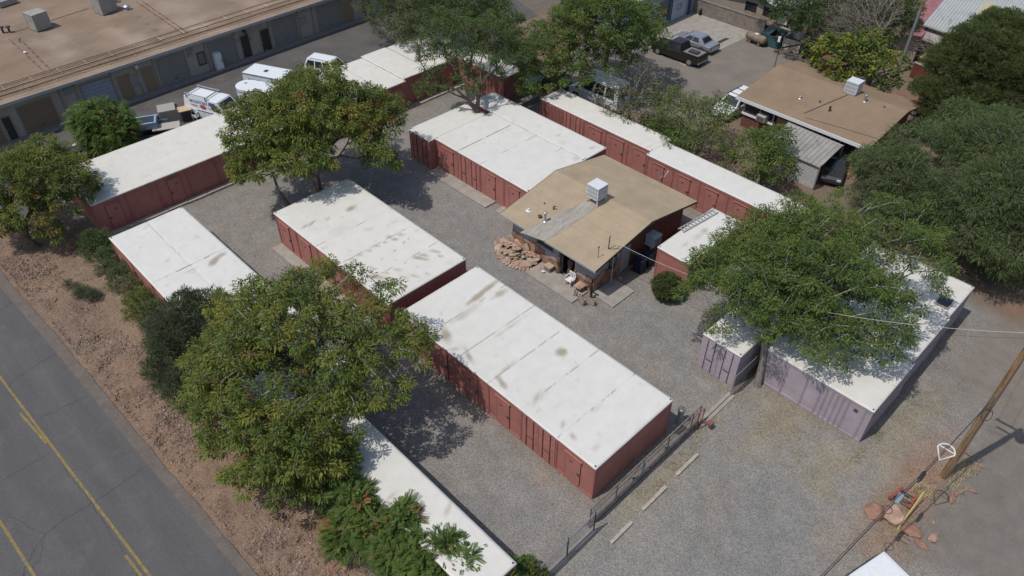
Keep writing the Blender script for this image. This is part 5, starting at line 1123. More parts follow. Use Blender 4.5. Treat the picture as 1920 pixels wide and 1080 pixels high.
t = clutter('camper_shell', 'tan scooped fibreglass cabin lying in the back lane', 'camper shell', 322, 226, [('side_panel', (-.8,.8,-.7,-.62,0,1.2), None), ('side_panel', (-.8,.8,.62,.7,0,1.2), None), ('roof', (-.85,.6,-.72,.72,1.2,1.3), None), ('back_panel', (-.8,-.72,-.62,.62,0,1.2), None), ('seat', (-.3,.5,-.5,.5,0,.5), M_DSTEEL)], MT, 0, -20)
clutter('storage_cabinet', 'grey cabinet with a pale top among the junk in the back lane', 'cabinet', 352, 225, [('body', (-.45,.45,-.4,.4,0,1.05), MT), ('top', (-.55,.55,-.5,.5,1.05,1.12), plain('pale wood', (.5,.39,.24), .7)), ('door', (-.4,.4,-.43,-.4,.08,.98), M_DSTEEL)], MT, 0, -15)
clutter('crate_frame', 'sky blue open topped frame box tipped beside the container roof', 'box', 276, 246, [('side_panel', (-1.0,1.0,-.75,-.6,.5,1.05), None), ('side_panel', (-1.0,1.0,.6,.75,.5,1.05), None), ('end_panel', (-1.0,-.85,-.6,.6,.5,1.05), None), ('end_panel', (.85,1.0,-.6,.6,.5,1.05), None), ('base', (-.95,.95,-.7,.7,.3,.5), M_DSTEEL), ('plank', (-.7,.6,-.3,-.15,.6,.85), plain('raw timber', (.42,.3,.16), .8))], plain('sky blue panel', (.27,.36,.47), .6), .1, -25)
clutter('crate_frame', 'low grey blue slatted frame behind the sky blue box', 'box', 297, 232, [('rail', (-.9,.9,-.6,-.5,.3,.6), None), ('rail', (-.9,.9,.5,.6,.3,.6), None), ('rail', (-.9,-.8,-.5,.5,.3,.6), None), ('rail', (-.05,.05,-.5,.5,.3,.6), None), ('rail', (.8,.9,-.5,.5,.3,.6), None), ('base', (-.85,.85,-.55,.55,.0,.3), M_DSTEEL)], plain('grey blue panel', (.30,.36,.40), .6), 0, -22)
clutter('flat_panel', 'pale flat sheet lying against the container row edge', 'board', 315, 247, [('board', (-1.1,1.1,-.6,.6,.5,.56), None), ('support', (-.9,.9,-.5,.5,0,.5), M_DSTEEL)], plain('pale sheet', (.42,.38,.34), .7), 0, -25)
p = P(147, 272, .8); t = Thing('round_table', 'round cream table beside the left edge tree in the back lane', 'table', (p.x, p.y, 0), 0, 'clutter in the back lane', local=True); t.part('tabletop', MB().lathe((0,0,.76), [(.5,0),(.5,.05),(.1,.055)], 20), plain('cream top', (.55,.47,.34), .6)); t.part('leg', MB().lathe((0,0,0), [(.3,0),(.06,.06),(.05,.76)], 10), M_DSTEEL)
clutter('gas_grill', 'black grill with a pale ring handle below the small ailanthus', 'grill', 178, 284, [('body', (-.8,.8,-.5,.5,.3,.9), None), ('lid', (-.6,.6,-.4,.4,.9,1.15), None), ('leg', (-.75,-.68,-.45,.45,0,.3), None), ('leg', (.68,.75,-.45,.45,0,.3), None), ('rim', (-.45,.45,-.42,-.36,1.15,1.2), M_STEEL), ('rim', (-.45,-.38,-.36,.3,1.15,1.2), M_STEEL), ('rim', (.38,.45,-.36,.3,1.15,1.2), M_STEEL)], M_BLACK, 0, -20)
clutter('tarp_pile', 'dark covered heap beside the round cream table', 'heap', 160, 296, [('cover', (-1.4,.5,-.7,.7,0,.8), None), ('cover', (-1.1,.2,-.5,.5,.8,1.0), None)], plain('dark tarp', (.03,.035,.05), .7), 0, -18)
for k, (px, py) in enumerate(((243,262),(256,256))): clutter('tool_rack', ['red handled rack nearest','brown rack second from'][k]+' the small ailanthus in the back lane', 'rack', px, py, [('post', (-.05,.05,-.05,.05,0,1.3), None), ('bar', (-.4,.4,-.04,.04,1.2,1.28), None), ('base', (-.4,.4,-.25,.25,0,.08), None)], plain('dull red rack', (.2,.05,.04), .7), 0, 20)
def plastic_chair(px, py, rz, label, z=.0):
    p = P(px, py, z); t = Thing('plastic_chair', label, 'chair', (p.x, p.y, z), R(rz), 'white plastic chairs', local=True); m = plain('white plastic', (.68,.68,.68), .45)
    t.part('seat', MB().box(-.25,.25,-.24,.24,.40,.44), m); t.part('backrest', MB().slab([(-.25,.22,.44),(.25,.22,.44),(.25,.26,.44),(-.25,.26,.44)], .02), m)
    b = MB()
    for x in (-.24,-.1,.04,.18): b.slab([(x,.23,.86),(x+.09,.23,.86),(x+.09,.27,.86),(x,.27,.86)], .44)
    b.box(-.26,.26,.22,.28,.80,.90); t.part('back_slats', b, m)
    for sx in (-1,1):
        t.part('armrest', MB().box(sx*.24,sx*.30,-.22,.26,.62,.66).box(sx*.24,sx*.29,-.22,-.17,.4,.64), m)
        for sy in (-1,1): t.part('leg', MB().box(sx*.25,sx*.20,sy*.24,sy*.19,0,.4), m)
    return t
plastic_chair(1068, 533, 270, 'white plastic chair on the pad outside the dark house doorway', .09)
plastic_chair(371, 226, 200, 'white plastic chair standing on the container roof edge before the lettered van', 0)
# ------------------------------------------------------------ things by the house front
def rockmesh(seed, m, flat=.5, sub=2):
    bm = bmesh.new(); bmesh.ops.create_icosphere(bm, subdivisions=sub, radius=.5); r = random.Random(seed)
    k = [Vector((r.uniform(-1,1), r.uniform(-1,1), r.uniform(-1,1))).normalized() for _ in range(9)]; dd = [r.uniform(.26,.42) for _ in k]
    for v in bm.verts:
        for n_, d_ in zip(k, dd):
            q = v.co.dot(n_)
            if q > d_: v.co -= n_*(q-d_)
        v.co += Vector((r.uniform(-1,1), r.uniform(-1,1), r.uniform(-1,1)))*.018; v.co.z *= flat
    me = bpy.data.meshes.new('stone'); bm.to_mesh(me); bm.free(); me.materials.append(m); return me
RM = [rockmesh(k, [M_SAND, M_SAND2, M_REDROCK][k % 3], .55) for k in range(9)]
def rock(x, y, z, sx, sy, sz, rz, me, label, group, name='stone', tilt=0):
    o = bpy.data.objects.new(name, me); COL.objects.link(o); o.location = (x, y, z); o.scale = (sx, sy, sz); o.rotation_euler = (tilt, tilt*.5, rz); return tag(o, label, 'stone', group)
r = np.random.default_rng(12)
PK = [rockmesh(30+k, M_SAND if k % 2 else M_SAND2, .5) for k in range(6)]
for k in range(130):     # rock bed against the stone wall
    f = r.random(); yy_ = 27.0+f*3.4; wd = 1.55*math.sin(min(1, max(.12, (yy_-26.6)/1.2))*math.pi/2)*(.55+.45*math.cos((yy_-28.6)*.75)); xx = X0-.1-r.random()*wd*1.2
    s = .18+r.random()**2*.42; rock(xx, yy_, .03+(xx-(X0-1.7))*.16+r.random()*.06, s*1.3, s, s*.7, r.random()*6, PK[k % 6], ('flat pink' if (k % 6) % 2 else 'pale tan')+' stone in the rock bed, '+('the end nearest the concrete pad' if yy_ < 28.1 else 'the middle of the bed' if yy_ < 29.3 else 'the far end from the pad'), 'stones of the rock bed', 'bed_stone', (r.random()-.5)*.8)
for k in range(26):
    a = k/25*math.pi; rock(X0-.2-1.75*math.sin(a)*(1 if k > 2 else .8), 28.55+2.05*math.cos(a), .06, .38+.1*r.random(), .26, .3, a+1.5, PK[k % 6], 'rounded pink border stone edging the rock bed', 'border stones of the rock bed', 'border_stone', .1)
for k, (yy_, hh) in enumerate(((29.9,1.0),(29.2,.9),(28.4,1.15),(27.6,.8))): rock(X0-.22, yy_, hh*.45, .18, .8, 1.6*hh, 0, PK[k % 6], ['tall pink sandstone slab at the far end','second tall pink slab from the far end','broad upright pink slab','shorter upright slab nearest the pad'][k]+' leaning on the house wall', 'stone slabs leaning on the house', 'stone_slab', .12)
t = Thing('driftwood_post', 'twisted brown driftwood trunk standing left of the dark doorway', 'driftwood', (X0-.15, 25.35, .09)); r2 = np.random.default_rng(3)
t.part('trunk', MB().tube([(X0-.15,25.4,.05),(X0-.1,25.3,.6),(X0-.2,25.4,1.1),(X0-.1,25.25,1.6),(X0-.12,25.35,2.05)], [.2,.14,.17,.11,.12], 9), M_BARK); t.part('limb', MB().tube([(X0-.1,25.3,.6),(X0-.35,25.15,1.3),(X0-.2,25.2,2.0)], [.1,.07,.08], 7), M_BARK)
t = Thing('carved_figure', 'reddish brown carved wooden figure in the shade of the doorway', 'carving', (X0+.35, 24.75, .02)); mw = mat('carved wood', (.20,.105,.085), .7, .3, 5)
t.part('torso', MB().lathe((X0+.35,24.75,0), [(.25,0),(.22,.2),(.17,.5),(.21,.85),(.24,1.15),(.1,1.3),(.12,1.42),(.13,1.55),(.03,1.66)], 12), mw); t.part('arm', MB().tube([(X0+.3,24.55,1.2),(X0+.1,24.5,.9),(X0+.05,24.65,.65)], [.08,.07,.05], 7), mw)
t = Thing('tool_box', 'small grey tool box at the left of the doorway', 'box', (28.9, 25.9, .09)); t.part('body', MB().box(28.7,29.15,25.7,26.25,.09,.42), plain('grey box', (.2,.18,.16), .7)); t.part('lid', MB().box(28.68,29.17,25.68,26.27,.42,.48), plain('pale lid', (.42,.33,.24), .7))
single('folded_rag', MB().slab([(28.35,26.0,.2),(28.6,25.95,.16),(28.62,26.2,.12),(28.38,26.25,.12)], .02), M_WHITE, 'crumpled white cloth on the concrete pad', 'cloth', origin=(28.45, 26.1, .09))
t = Thing('log_table', 'rough stone slab table beside the white chair', 'table', (28.9, 23.25, .09)); t.part('tabletop', MB().slab([(28.6,22.9,.5),(29.2,22.85,.52),(29.25,23.5,.5),(28.55,23.45,.48)], .08), M_SAND); t.part('leg', MB().box(28.7,28.85,23.0,23.3,.09,.42), M_SAND); t.part('leg', MB().box(29.0,29.15,23.0,23.3,.09,.42), M_SAND)
def cinder(x, y, z, rz, label):
    t = Thing('concrete_block', label, 'concrete block', (x, y, z), R(rz), 'concrete blocks by the house corner', local=True); b = MB()
    b.box(-.2,.2,-.1,-.07,0,.19).box(-.2,.2,.07,.1,0,.19)
    for s in (-.2,-.015,.17): b.box(s, s+.03, -.07, .07, 0, .19)
    t.part('shell', b, mat('cinder block', (.40,.335,.27), .95, .15, 6, bump=.3)); return t
for k, (x, y, z, a, lab) in enumerate(((28.05,22.2,.1,80,'lower concrete block at the outer house corner'),(28.05,22.2,.29,85,'concrete block stacked on top at the outer house corner'),(28.3,22.65,.1,20,'concrete block behind the stacked pair'),(28.5,21.75,.02,100,'concrete block standing apart on the gravel by the house corner'),(28.5,21.75,.21,100,'upper concrete block of the pair on the gravel by the house corner'),(28.35,23.1,.1,40,'tilted concrete block beside the stone table'))): cinder(x, y, z, a, lab)
t = Thing('hand_pump', 'old dark post with a pump handle at the house corner', 'post', (28.9, 22.2, 0)); t.part('post', MB().box(28.84,28.96,22.14,22.26,0,1.15), plain('rusty iron', (.07,.05,.045), .8)); t.part('arm', MB().box(28.8,28.9,22.1,22.8,1.1,1.2).box(28.5,28.9,22.2,22.3,1.1,1.2), plain('rusty iron', (.07,.05,.045), .8))
t = Thing('eave_post', 'slim grey post holding the corner of the tan roof', 'post', (30.6, 22.0, 0)); t.part('post', MB().tube([(30.6,22.0,0),(30.6,22.0,gz(30.6,.13))], .035, 8), M_STEEL); t.part('foot', MB().box(30.45,30.75,21.85,22.15,0,.08), M_CONC)
single('leaning_broom', MB().tube([(31.6,22.0,.0),(31.3,22.4,1.5)], .02, 6).box(31.5,31.75,21.9,22.05,0,.2), plain('broom handle', (.3,.28,.26)), 'broom leaning against the shaded brick wall', 'broom', origin=(31.6, 22.0, 0))
for (x, y, c, lab) in ((33.3,21.75,(.010,.013,.03),'dark blue wheeled bin nearest the pale side door'),(34.2,21.8,(.012,.014,.03),'black wheeled bin right of the dark blue one')):
    t = Thing('wheeled_bin', lab, 'bin', (x, y, 0), .1, 'bins behind the house', local=True); m = plain('bin'+str(x), c, .5)
    t.part('body', MB().prism([(-.3,-.32,1.0),(.3,-.32,1.0),(.3,.32,1.0),(-.3,.32,1.0)], 0, 1), m); t.part('lid', MB().slab([(-.34,-.38,1.05),(.34,-.38,1.05),(.34,.36,1.14),(-.34,.36,1.14)], .06), m)
    for sx in (-1,1): t.part('wheel', MB().tube([(sx*.26,.34,.12),(sx*.34,.34,.12)], .12, 12), M_RUBBER)

# ------------------------------------------------------------ chain link gate and fences
def chainlink(mb, x0, x1, y, z0, z1, pit=.12, w_=.0042):
    """diagonal wires in the plane y, each a thin flat bar"""
    H_ = z1-z0; s = x0-H_
    while s < x1:
        for sg in (0, 1):
            a0, a1 = s, s+H_; b0, b1 = (z0, z1) if sg == 0 else (z1, z0)
            if a0 < x0: f = (x0-a0)/(a1-a0); b0 += (b1-b0)*f; a0 = x0
            if a1 > x1: f = (x1-a0)/(a1-a0); b1 = b0+(b1-b0)*f; a1 = x1
            if a1-a0 > .02:
                n = len(mb.v); mb.v += [(a0,y-w_,b0),(a0,y+w_,b0),(a1,y+w_,b1),(a1,y-w_,b1),(a0,y,b0+w_*1.6),(a1,y,b1+w_*1.6)]
                mb.f += [(n,n+1,n+2,n+3),(n,n+3,n+5,n+4),(n+1,n+4,n+5,n+2)]
        s += pit
M_RUST = mat('rusty pipe', (.22,.18,.165), .7, .25, 4)
g = Thing('sliding_gate', 'long rusty chain link sliding gate across the yard entrance', 'gate', (16.5, 11.35, 0), 0, 'chain link fence line')
fr = MB().tube([(16.45,11.4,1.5),(24.7,11.4,1.5)], .042, 8).tube([(16.45,11.4,.2),(25.4,11.4,.2)], .035, 8).tube([(16.45,11.4,.95),(25.4,11.4,.95)], .018, 6)
fr.tube([(25.4,11.4,1.5),(24.7,11.4,1.5)], .03, 8)
g.part('frame', fr, M_RUST)
for x in (16.45, 18.4, 20.5, 22.6, 24.7, 25.4): g.part('upright', MB().tube([(x,11.4,.0),(x,11.4,1.52)], .032, 8), M_RUST)
g.part('brace', MB().tube([(18.4,11.4,.2),(20.5,11.4,1.5)], .015, 6).tube([(22.6,11.4,1.5),(24.7,11.4,.2)], .015, 6), M_RUST)
m_ = MB(); chainlink(m_, 16.5, 25.4, 11.4, .22, 1.48); g.part('wire_mesh', m_, plain('dull wire', (.27,.25,.22), .6, .3))
g.part('bottom_beam', MB().box(16.3,25.4,11.30,11.36,.10,.17).box(16.3,25.4,11.46,11.51,.12,.17), M_RUST)
for x in (18.0, 21.2, 24.2): g.part('roller', MB().tube([(x,11.34,.08),(x,11.46,.08)], .08, 12), M_DSTEEL)
g.part('hinged_leaf', MB().tube([(24.9,11.2,1.45),(25.4,11.2,1.45),(25.45,11.2,.1)], .03, 8).tube([(24.9,11.2,1.45),(24.9,11.2,.1),(25.45,11.2,.1)], .03, 8), plain('dull red steel', (.24,.09,.08), .6))
g.part('latch_arm', MB().tube([(25.4,11.3,.45),(25.55,10.85,.45)], .035, 8).box(25.4,25.72,10.62,10.9,.34,.52), plain('dull red steel', (.24,.09,.08), .6))
f = Thing('chain_link_fence', 'grey chain link fence panel between the gate and the corner bush', 'fence', (14.8, 11.1, 0), 0, 'chain link fence line')
f.part('rail', MB().tube([(12.6,11.05,1.5),(16.45,11.1,1.5)], .03, 8).tube([(12.6,11.05,.12),(16.45,11.1,.12)], .02, 8), M_STEEL); m_ = MB(); chainlink(m_, 12.6, 16.4, 11.08, .12, 1.5); f.part('wire_mesh', m_, plain('galvanised wire', (.3,.3,.3), .5, .4))
for x in (12.6, 14.5, 16.4): f.part('post', MB().tube([(x,11.08,0),(x,11.08,1.6)], .035, 8), M_DSTEEL)
f = Thing('chain_link_fence', 'short chain link panel along the side of the small mauve container', 'fence', (29.5, 11.25, 0), 0, 'chain link fence line')
f.part('rail', MB().tube([(28.35,11.25,1.6),(31.6,11.25,1.6)], .03, 8), M_STEEL); m_ = MB(); chainlink(m_, 28.35, 31.6, 11.25, .05, 1.58); f.part('wire_mesh', m_, plain('dark wire', (.10,.10,.10), .5, .4))
for x in (28.35, 31.6): f.part('post', MB().tube([(x,11.25,0),(x,11.25,1.65)], .035, 8), M_STEEL)
f = Thing('chain_link_fence', 'tall post and rail of the fence at the far end of the yard', 'fence', (45.1, 43.9, 0), 0, 'chain link fence line')
f.part('post', MB().tube([(45.1,43.35,0),(45.1,43.35,2.0)], .045, 8), M_STEEL); f.part('rail', MB().tube([(45.1,43.35,1.95),(45.15,46.6,1.95)], .03, 8), M_STEEL)
# decorations wired to the gate
mg = plain('green enamel', (.06,.16,.08), .5); mt_ = plain('teal enamel', (.13,.24,.22), .5)
for k, (px, py, mA, lab) in enumerate(((1248,838,mg,'green and teal metal agave ornament on the right half of the gate'),(1190,897,mt_,'dull teal agave ornament on the left half of the gate'))):
    p = P(px, py, .8); t = Thing('gate_ornament', lab, 'ornament', (p.x, 11.36, .6), 0, 'ornaments hung on the gate'); rr2 = np.random.default_rng(k); b = MB()
    for j in range(16):
        a = j/16*2*math.pi; L_ = .2+.12*rr2.random(); c = Vector((p.x, 11.33, .75)); d = Vector((math.cos(a), -.35, math.sin(a)*.8)); s = Vector((-math.sin(a), 0, math.cos(a)))*.035
        b.slab([tuple(c+s), tuple(c-s), tuple(c+d*L_-s*.2), tuple(c+d*L_+s*.2)], .008)
    t.part('leaf_rosette', b, mA); t.part('hub', MB().lathe((p.x, 11.32, .7), [(.06,0),(.08,.05),(.03,.1)], 8), mt_ if k == 0 else mg)
p = P(1213, 884, .7); single('gate_sign', MB().box(p.x-.15, p.x+.15, 11.34, 11.36, .42, 1.0), plain('pale blue sign', (.27,.34,.40), .5), 'small blank pale blue plate wired to the middle of the gate', 'sign', origin=(p.x, 11.35, .4))
p = P(1271, 793); t = Thing('metal_flue', 'short shiny metal flue standing beside the long red block corner', 'flue', (24.75, 12.2, 0)); t.part('pipe', MB().lathe((24.75,12.15,0), [(.24,0),(.2,.12),(.17,.5),(.17,.95),(.2,.97)], 14), M_STEEL); t.part('cap', MB().lathe((24.75,12.15,.98), [(.12,0),(.22,.02),(.22,.14),(.16,.2),(.06,.2)], 14), plain('shiny steel', (.6,.58,.54), .25, .9))
single('rubber_mat', MB().box(24.0,24.7,11.6,12.0,.0,.03), M_BLACK, 'black square mat on the ground behind the gate', 'mat', origin=(24.35, 11.8, 0))

# ------------------------------------------------------------ utility pole and its lines
PX, PY = 31.63, .57
t = Thing('utility_pole', 'tall leaning looking brown wooden utility pole at the right edge with a crossarm', 'utility pole', (PX, PY, 0))
t.part('shaft', MB().tube([(PX,PY,-.2),(PX,PY,3),(PX,PY,7),(PX,PY,12.5)], [.19,.175,.155,.13], 16), M_WOOD)
ca_ = MB().box(PX-.06,PX+.06,PY-1.2,PY+1.2,12.0,12.12).box(PX-.35,PX-.25,PY-.9,PY+.9,11.5,11.6); t.part('crossarm', ca_, M_WOOD)
for y in (-1.1,-.4,.4,1.1): t.part('insulator', MB().lathe((PX,PY+y,12.12), [(.04,0),(.07,.05),(.05,.12),(.03,.16)], 8), M_DSTEEL)
t.part('transformer', MB().lathe((PX+.1,PY-.45,10.6), [(.25,0),(.27,.1),(.27,.75),(.2,.85),(.05,.9)], 14), plain('transformer grey', (.25,.26,.27)))
t.part('riser_conduit', MB().tube([(PX-.19,PY-.06,.1),(PX-.175,PY-.05,5),(PX-.16,PY-.05,9)], .022, 6), M_STEEL); t.part('ground_wire', MB().tube([(PX-.15,PY-.16,0),(PX-.14,PY-.15,5),(PX-.12,PY-.13,10)], .01, 5), plain('copper', (.35,.22,.17)))
lp = MB()
for k in range(3): lp.tube([(PX-.2+.02*k, PY+.35*math.cos(a)*.6-.1, 5.2+.4*math.sin(a)) for a in np.linspace(0, 2*math.pi, 18)], .012, 4)
t.part('cable_coil', lp, M_DSTEEL)
def cable(name, label, pts, r_, m, sag=0, n=16, group='overhead lines', cat='cable'):
    a, c = Vector(pts[0]), Vector(pts[-1]); q = []
    if len(pts) == 2:
        for k in range(n+1): f = k/n; p = a.lerp(c, f); p.z -= sag*4*f*(1-f); q.append(p)
    else: q = [Vector(p) for p in pts]
    t = Thing(name, label, cat, tuple(a), 0, group); t.part('wire', MB().tube(q, r_, 5), m); return t, q
hm = on_roof(1143, 463); t_, _ = cable('service_cable', 'white service cable sagging from the tan roof to the utility pole', [(hm.x+.3, hm.y-.4, hm.z+.35), (PX, PY+.15, 10.25)], .011, plain('white cable', (.5,.5,.5), .5), 1.6)
t_, _ = cable('service_cable', 'thin dark line running beside the white service cable', [(hm.x+.5, hm.y-.5, hm.z+.1), (PX, PY-.1, 10.1)], .006, M_DSTEEL, 1.9)
K = plain('black cable', (.03,.03,.035), .5)
ring = P(1779, 838, 5.65); knot = P(1728, 894, 5.2); sm = P(1660, 960, 5.05); ed = P(1540, 1085, 4.9); cl = P(1685, 935, 5.1)
t, q = cable('communication_cable', 'black cable with a white ring and clamp hanging below the utility pole', [(PX, PY, 6.4), tuple(ring), tuple(knot), tuple(cl), tuple(sm), tuple(ed), tuple(ed+(ed-sm)*3)], .02, K)
t.part('second_wire', MB().tube([Vector(p)+Vector((0,.06,.10)) for p in (ring, knot, cl, sm, ed, ed+(ed-sm)*3)], .014, 5), K)
rg = MB(); A = ring; rr3 = .42
pts_ = [A+Vector((.0,.0,.0)), A+Vector((-.55,-.1,-.1))]
rg.tube([A+Vector((-.30+.0,.0,0))+Vector((.42*math.cos(a), .36*math.sin(a), 0)) for a in np.linspace(-.5*math.pi, .5*math.pi, 10)]+[A+Vector((-.95,.0,-.05)), A+Vector((-.30,-.36,0))], .035, 6); rg.tube([A+Vector((-.2,-.36,.0)), A+Vector((-.2,.36,.0))], .025, 6)
t.part('slack_ring', rg, plain('white loop', (.65,.66,.68), .5))
t.part('splice_case', MB().tube([knot+Vector((.35,.0,.05)), knot+Vector((.2,.0,.05)), knot-Vector((.25,0,-.04)), knot-Vector((.4,0,0))], [.03,.09,.09,.03], 8), K)
t.part('clamp', MB().box(cl.x-.3, cl.x+.3, cl.y-.1, cl.y+.1, cl.z-.06, cl.z+.06), plain('blue grey clamp', (.22,.28,.33), .5)); t.part('clamp_rod', MB().tube([(cl.x+.15, cl.y-.5, cl.z), (cl.x+.15, cl.y+.15, cl.z)], .025, 6).tube([(cl.x-.15, cl.y-.45, cl.z), (cl.x-.15, cl.y+.15, cl.z)], .025, 6).tube([(cl.x+.35, cl.y-.3, cl.z), (cl.x+.35, cl.y+.1, cl.z)], .04, 6), K)
t.part('slack_ring', MB().tube([sm+Vector((.22*math.cos(a)+.12, .2*math.sin(a), .05)) for a in np.linspace(0, 2*math.pi, 14)], .02, 5).tube([sm+Vector((-.1,0,.05)), sm+Vector((-.5,0,.03))], .04, 6), plain('brown loop', (.12,.06,.05)))
for k, yo in enumerate((-1.1, .4, 1.1)):
    cable('power_line', 'thin bare power line running off right from the pole top, '+['outermost','middle','innermost'][k]+' of three', [(PX, PY+yo, 12.2), (PX+50, PY+yo*1.2+2, 12.5)], .009, M_DSTEEL, .8)
a0 = P(1683, 993); t = Thing('guy_wire', 'guy wire with a yellow guard tube anchored among the red rocks', 'guy wire', tuple(a0), 0, 'overhead lines')
top = Vector((PX, PY, 7.2)); d = (top-a0).normalized(); t.part('wire', MB().tube([a0, top], .008, 5), M_STEEL); e = P(1735, 918, 1.15); d2 = (e-a0); t.part('guard', MB().tube([a0, a0+d2.normalized()*2.3], .038, 8), plain('guard yellow', (.48,.40,.08), .6))
# street light pole, upper right
b_ = P(1683, 136); t = Thing('street_pole', 'grey steel pole rising behind the fig tree', 'pole', (b_.x, b_.y, 0)); t.part('shaft', MB().tube([(b_.x,b_.y,0),(b_.x,b_.y,6.3)], [.17,.13], 12), plain('pole grey', (.27,.28,.30), .6, .3)); t.part('cap', MB().tube([(b_.x,b_.y,6.3),(b_.x,b_.y,7.0)], [.13,.12], 10), M_WOOD)
# meter post with white box near the brown roof
p = P(1452, 126); t = Thing('meter_post', 'thin post with a small white box in front of the brown roof edge', 'post', (p.x, p.y, 0)); t.part('post', MB().tube([(p.x,p.y,0),(p.x,p.y,3.6)], .04, 6), M_DSTEEL); t.part('box', MB().box(p.x-.2,p.x-.05,p.y-.0,p.y+.25,2.6,3.1), M_WHITE)

# ------------------------------------------------------------ rocks and the red steel frame at the pole
BR = 'red rocks at the foot of the pole'; RB = [rockmesh(60+k, M_REDROCK if k != 2 else M_SAND, [.75,.5,.6,.45][k], 3) for k in range(4)]
for (px, py, s, sx, sz, lab, mi) in ((1670,968,1.35,1.15,1.0,'largest orange red boulder beside the yellow guy guard',2),(1637,962,1.2,1.0,.7,'flat red boulder left of the largest one',0),(1713,996,1.1,1.1,.5,'flat red slab below the yellow guard',1),(1728,1022,.8,.8,.5,'square red stone nearest the cut off vehicle',3),(1749,1010,.8,.65,.5,'pale rounded stone right of the flat slab',2),(1748,903,.6,.5,.35,'pinkish flat stone left of the pole base',1),(1784,934,.8,.5,.4,'dark red stone right of the pole base shadow',3),(1792,928,.5,.4,.4,'small red stone touching the dark red one',0),(1822,921,.5,.45,.5,'pink stone by the dry grass tuft',1),(1838,874,.45,.4,.5,'lone pink stone in the pole shadow strip',3),(1812,850,.6,.35,.35,'small red stone right of the pole',0),(1651,948,.6,.35,.3,'thin pale slab above the flat red boulder',2),(1720,947,.4,.35,.35,'pale stone inside the red steel frame',2),(1750,981,.35,.3,.3,'small pale stone in the earth right of the yellow guard',2),(1728,925,.4,.25,.3,'little pale slab below the pole stones',2)):
    p = P(px, py); rock(p.x, p.y, .12*sz, s, s*sx*.8, s*sz*1.5, px*.37, RB[mi], lab, BR, 'rock')
t = Thing('steel_frame', 'pair of red steel beams joined by black bars among the rocks', 'steel frame', tuple(P(1693,937))); M_RS = mat('red lead steel', (.38,.12,.10), .6, .2, 4)
a, c, e, g_ = P(1668,934,.2), P(1693,915,.2), P(1703,951,.2), P(1718,930,.2)
for (p, q) in ((a, c), (e, g_)): t.part('beam', MB().tube([p, q], .09, 4), M_RS)
for f in (.2, .75): t.part('bar', MB().tube([a.lerp(c, f)+Vector((0,0,.05)), e.lerp(g_, f)+Vector((0,0,.05))], .03, 6), M_BLACK)
# loose rubble of the verge: far too many to count
r = np.random.default_rng(21)
def rubble(name, n, pos, smin, smax, m, label, seed=0):
    r = np.random.default_rng(seed); V = []; F = []; base = np.array([(1,0,0),(0,1,0),(-1,0,0),(0,-1,0),(.15,.1,.8)]); k = 0; Vs = []; Fs = []
    XY = pos(n, r); n = len(XY); s = smin+(smax-smin)*r.random(n)**3; a = r.random(n)*6.28
    ca, sa = np.cos(a), np.sin(a); B = base[None]*(1+.35*(r.random((n,5,3))-.5)); B = B*s[:, None, None]*np.array([1, .75, .75])
    x = B[:, :, 0]*ca[:, None]-B[:, :, 1]*sa[:, None]+XY[:, 0:1]; y = B[:, :, 0]*sa[:, None]+B[:, :, 1]*ca[:, None]+XY[:, 1:2]; z = B[:, :, 2]+.0
    V = np.stack([x, y, z], -1); i = np.arange(n)[:, None]*5
    F = np.concatenate([np.stack([i[:, 0]+q, i[:, 0]+(q+1) % 4, i[:, 0]+4, i[:, 0]+4], 1) for q in range(4)])
    me = bpy.data.meshes.new(name); me.from_pydata(V.reshape(-1, 3).tolist(), [], [tuple(f[:3]) for f in F.tolist()]); me.materials.append(m); o = bpy.data.objects.new(name, me); COL.objects.link(o)
    tag(o, label, 'rubble', None, 'stuff')
def band(x0, x1, y0, y1, dens=.5, sc=1.6, sd=3):
    def f(n, r):
        Y = y0+(y1-y0)*r.random(n); X = np.interp(Y, Ys, Xs)+x0+(x1-x0)*r.random(n)**1.3; k = fbm(X, Y, sc, sd)+.25*r.random(n) > dens; return np.stack([X, Y], 1)[k]
    return f
rubble('rubble', 15000, band(.25, 2.9, 15, 55, .60, 1.5, 3), .015, .11, mat('verge rubble', (.27,.195,.155), .95, .35, 3, fine=.35, fscale=3), 'brown and reddish rubble strewn along the verge beside the road', 1)
rubble('pink_rubble', 4500, band(1.2, 3.0, 19, 40, .66, 2.4, 9), .02, .12, mat('pink rubble', (.29,.21,.175), .95, .3, 3, fine=.35, fscale=3), 'pale pink broken stone along the verge below the trees', 2)
def anyw(n, r): return np.stack([2.9+5.5*r.random(n), 14+40*r.random(n)], 1)
rubble('pebbles', 2500, anyw, .012, .05, mat('pale pebbles', (.42,.36,.30), .95, .3, 3, fine=.35, fscale=3), 'scattered pale pebbles on the bare verge earth', 3)
def gy(n, r): return np.stack([12+33*r.random(n), -1+50*r.random(n)], 1)
rubble('loose_gravel', 9000, gy, .012, .045, mat('loose stones', (.33,.29,.25), .95, .3, 3, fine=.5, fscale=4), 'coarser loose stones among the yard gravel', 4)
